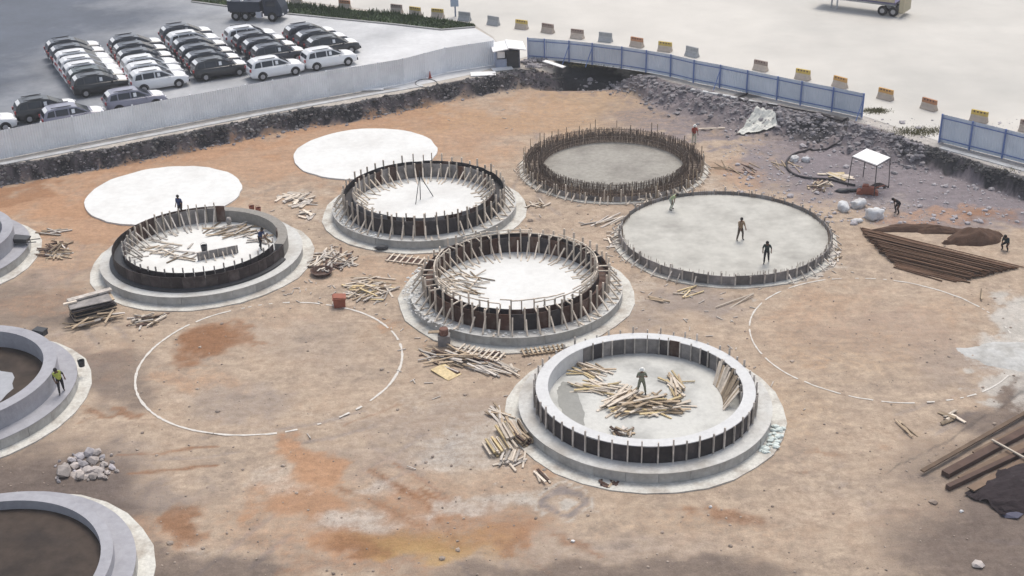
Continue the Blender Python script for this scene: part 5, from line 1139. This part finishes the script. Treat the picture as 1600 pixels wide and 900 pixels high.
# ------------------------------------------------------------ people
SKIN = mat('skin', (.16, .085, .055), .6, .05, 5)
HAIR = mat('black_hair', (.012, .01, .01), .7, .2, 5)
BOOT = mat('boots', (.03, .025, .02), .8, .2, 5)
EYE = mat('eyes', (.05, .05, .05), .3)
def cloth(name, c): return mat(name, c, .9, .15, 6.0)
def person(label, p, heading, shirt, trousers, hat=None, vest=None, lean=0.0, side=0.0, arms=None, legs=None, twist=0.0, s=.94):
    """one continuous skinned body; shirt, trousers and hat are its children"""
    arms = arms or {-1: ((.06, .02, -.28), (.03, -.12, -.24)), 1: ((.06, .02, -.28), (.03, -.12, -.24))}
    legs = legs or {-1: ((.03, -.03, -.42), (.02, .06, -.41)), 1: ((.03, -.03, -.42), (.02, .06, -.41))}
    V = []; E_ = []; Rd = []; K = []
    def av(p, r, par, kind):
        V.append(Vector(p)); Rd.append(r); K.append(kind)
        if par is not None: E_.append((par, len(V) - 1))
        return len(V) - 1
    T = Euler((lean, side, twist)).to_matrix()
    # negative lean about X bends towards -Y (the way the figure faces)
    up = lambda x, y, z: T @ Vector((x, y, z))
    pel = av((0, 0, 0), .135, None, 'leg')
    sp = av(up(0, 0, .17), .125, pel, 'torso'); ch = av(up(0, 0, .36), .15, sp, 'torso'); nb = av(up(0, 0, .50), .075, ch, 'torso'); nk = av(up(0, -.01, .57), .055, nb, 'skin')
    hd = av(up(0, -.035, .68), .095, nk, 'skin'); ht = av(up(0, -.02, .78), .075, hd, 'skin'); nose = av(up(0, -.135, .675), .016, hd, 'skin')
    for sgn in (-1, 1):
        sh = av(up(.185 * sgn, 0, .455), .068, ch, 'torso'); e, w = arms[sgn]
        el_p = V[sh] + T @ Vector((e[0] * sgn, e[1], e[2])); el = av(el_p, .048, sh, 'torso')
        wr_p = el_p + T @ Vector((w[0] * sgn, w[1], w[2])); wr = av(wr_p, .034, el, 'skin')
        d = (wr_p - el_p).normalized(); lat = d.cross(Vector((0, 0, 1)) if abs(d.z) < .9 else Vector((0, 1, 0))).normalized(); nrm = d.cross(lat)
        pm = av(wr_p + d * .075, .036, wr, 'skin')
        for q, (ln, of) in enumerate(((.07, -.03), (.085, -.01), (.08, .01), (.062, .03))):
            k1 = av(V[pm] + d * ln * .55 + lat * of, .0095, pm, 'skin'); av(V[k1] + d * ln * .5 + nrm * .025, .008, k1, 'skin')
        th = av(wr_p + d * .05 + lat * -.045, .011, wr, 'skin'); av(V[th] + d * .04 + lat * -.012, .009, th, 'skin')
    lo = 0
    for sgn in (-1, 1):
        hp_ = av((.095 * sgn, 0, -.05), .10, pel, 'leg'); kn, an = legs[sgn]
        k_ = V[hp_] + Vector((kn[0] * sgn, kn[1], kn[2])); kk = av(k_, .066, hp_, 'leg')
        a_ = k_ + Vector((an[0] * sgn, an[1], an[2])); cf = av(k_.lerp(a_, .35) + Vector((0, .015, 0)), .06, kk, 'leg'); ak = av(a_, .044, cf, 'leg')
        he = av(a_ + Vector((0, .02, -.05)), .042, ak, 'boot'); to = av(a_ + Vector((.03 * sgn, -.17, -.06)), .036, he, 'boot'); lo = min(lo, a_.z - .095)
    me = bpy.data.meshes.new('body_base'); me.from_pydata(V, E_, [])
    ob = bpy.data.objects.new('body_base', me); col.objects.link(ob)
    sk = ob.modifiers.new('skin', 'SKIN'); sk.use_smooth_shade = True
    for i, r in enumerate(Rd): me.skin_vertices[0].data[i].radius = (r, r)
    me.skin_vertices[0].data[0].use_root = True
    sb = ob.modifiers.new('sub', 'SUBSURF'); sb.levels = 1; sb.render_levels = 1
    dg = bpy.context.evaluated_depsgraph_get(); bm_ = bpy.data.meshes.new_from_object(ob.evaluated_get(dg)); bpy.data.objects.remove(ob)
    for m in (SKIN, BOOT): bm_.materials.append(m)
    seg = [(V[a], V[b], K[b]) for a, b in E_]; kinds = []
    for poly in bm_.polygons:
        c = poly.center; best = min(seg, key=lambda q: (c - (q[0] + (q[1] - q[0]) * max(0, min(1, (c - q[0]).dot(q[1] - q[0]) / (q[1] - q[0]).length_squared)))).length)
        kinds.append(best[2]); poly.material_index = 1 if best[2] == 'boot' else 0
    zoff = -lo
    t = solo('person', bm_, label, 'person', Vector(p) + Vector((0, 0, zoff * s)), (0, 0, heading), 'workers on the site', (s, s, s))
    def garment(name, keys, m, off):
        vs = []; fs = []; mp = {}
        for poly, k in zip(bm_.polygons, kinds):
            if k not in keys: continue
            if callable(off) and not off.__call__(poly): continue
            f = []
            for vi in poly.vertices:
                if vi not in mp:
                    v = bm_.vertices[vi]; mp[vi] = len(vs); vs.append(v.co + v.normal * (garment.off))
                f.append(mp[vi])
            fs.append(f)
        if fs:
            g = bpy.data.meshes.new(name); g.from_pydata(vs, [], fs); g.materials.append(m); g.shade_smooth(); part(name, g, t)
    garment.off = .012
    garment('shirt', ('torso',), shirt, None); garment('trousers', ('leg',), trousers, None)
    if vest is not None:
        garment.off = .026
        chest = V[ch]; garment('vest', ('torso',), vest, lambda poly: (T.inverted() @ poly.center).z > .02 and abs((T.inverted() @ poly.center).x) < .21)
    c = V[hd]
    for sgn in (-1, 1): part('eye', MB().blob((0, 0, 0), (.014, .01, .012), random.Random(1), jit=0).mesh('eye', EYE), t, c + T @ Vector((.035 * sgn, -.088, .03)))
    R4 = T.to_euler()
    if hat is not None:
        prof = [(.165, .0), (.165, .015), (.118, .02), (.112, .07), (.085, .115), (.04, .14), (.001, .145)]
        part('helmet', MB().lathe(prof, 20, closed_profile=False).mesh('helmet', hat, True), t, V[hd] + T @ Vector((0, 0, .035)), R4)
    else:
        part('hair', MB().lathe([(.108, -.05), (.112, .02), (.09, .09), (.05, .115), (.001, .125)], 18, closed_profile=False).mesh('hair', HAIR, True), t, V[hd] + T @ Vector((0, .022, .02)), R4)
    return t
HIVIS = cloth('yellow_hi_vis', (.42, .48, .10)); DK = cloth('dark_cloth', (.022, .022, .028)); DKG = cloth('dark_green_cloth', (.03, .045, .045)); TAN = cloth('tan_cloth', (.27, .19, .12)); GRN = cloth('grey_green_cloth', (.21, .22, .17)); BLUE = cloth('blue_cloth', (.04, .06, .14))
REDC = cloth('red_cloth', (.30, .06, .04)); PALE = cloth('pale_cloth', (.45, .47, .40)); LGR = cloth('light_green_cloth', (.34, .40, .24)); BRN = cloth('brown_cloth', (.09, .07, .055))
WH = mat('white_helmet', (.75, .75, .72), .5); STEP = {-1: ((.03, -.14, -.40), (.01, .02, -.42)), 1: ((.03, .04, -.42), (.02, .20, -.36))}
WIDE = {-1: ((.09, -.06, -.41), (.05, .08, -.41)), 1: ((.09, -.06, -.41), (.05, .08, -.41))}
OUTA = {-1: ((.09, -.03, -.25), (-.02, -.12, -.19)), 1: ((.10, .04, -.25), (.01, -.10, -.21))}
UPA = {-1: ((.10, -.08, -.23), (-.12, -.14, .12)), 1: ((.10, -.08, -.23), (-.12, -.14, .12))}
WORK = {-1: ((.05, -.14, -.24), (-.02, -.18, -.15)), 1: ((.05, -.14, -.24), (-.02, -.18, -.15))}
CR = {-1: ((.10, -.36, -.10), (0, .22, -.34)), 1: ((.10, -.36, -.10), (0, .22, -.34))}
person('worker in a yellow-green vest and dark trousers walking on the left-edge slab', at(97, 614, ZS + .005), R(25), cloth('dark_sleeves', (.05, .055, .05)), DK, None, HIVIS, .18, -.18, OUTA, STEP)
person('worker in grey green clothes and white hat standing inside the nearest ring', at(1002, 616, ZS + .025), R(0), GRN, GRN, WH, None, .08, 0, UPA, WIDE, s=.93)
person('worker in a tan shirt striding over the middle of the cast floor', at(1156, 375, .43), R(20), TAN, BRN, None, None, .10, 0, WORK, WIDE)
person('worker in dark green stooping with elbows out on the cast floor, nearer of the two', at(1197, 411, .43), R(-15), DKG, DK, None, None, .30, 0, OUTA, STEP)
person('worker in a red shirt and white helmet standing behind the reinforcement ring', at(1084, 225, .02), R(10), REDC, PALE, WH, None, .1, 0, WORK)
person('worker in pale green bending over the left rim of the cast floor', at(1047, 327, .43), R(60), LGR, PALE, None, None, .9, 0, WORK, {-1: ((.06, -.2, -.36), (.02, .14, -.36)), 1: ((.06, -.2, -.36), (.02, .14, -.36))})
person('worker in blue bending at the right inside the dark left ring', at(408, 389, ZS + .02), R(60), BLUE, DK, None, None, .42, 0, WORK, STEP)
person('worker in dark blue standing behind the panels of the dark left ring', at(283, 338, ZS), R(-20), BLUE, DK, None, None, .1, 0, None, None)
person('worker in black stooping over the big white sack near the canopy', on(1403, 333), R(-70), DK, DK, None, None, 1.0, 0, WORK, {-1: ((.06, -.2, -.36), (.02, .14, -.36)), 1: ((.06, -.2, -.36), (.02, .14, -.36))})
person('worker in dark teal squatting on the soil at the right end of the rusty bars', on(1572, 390), R(-50), cloth('dark_teal_cloth', (.02, .035, .045)), DK, None, None, .6, 0, WORK, CR)

# ------------------------------------------------------------ light haze in the air
hz = bpy.data.materials.new('haze'); hz.use_nodes = True; hn = hz.node_tree.nodes; hl = hz.node_tree.links; hn.clear()
ho = hn.new('ShaderNodeOutputMaterial'); pv = hn.new('ShaderNodeVolumePrincipled')
pv.inputs['Color'].default_value = (.93, .95, 1, 1); pv.inputs['Density'].default_value = HAZE; pv.inputs['Anisotropy'].default_value = 0.2
hl.new(pv.outputs[0], ho.inputs['Volume'])
part('haze', MB().box((0, 700, 18), (1990, 1990, 44)).mesh('haze', hz), kind='stuff')
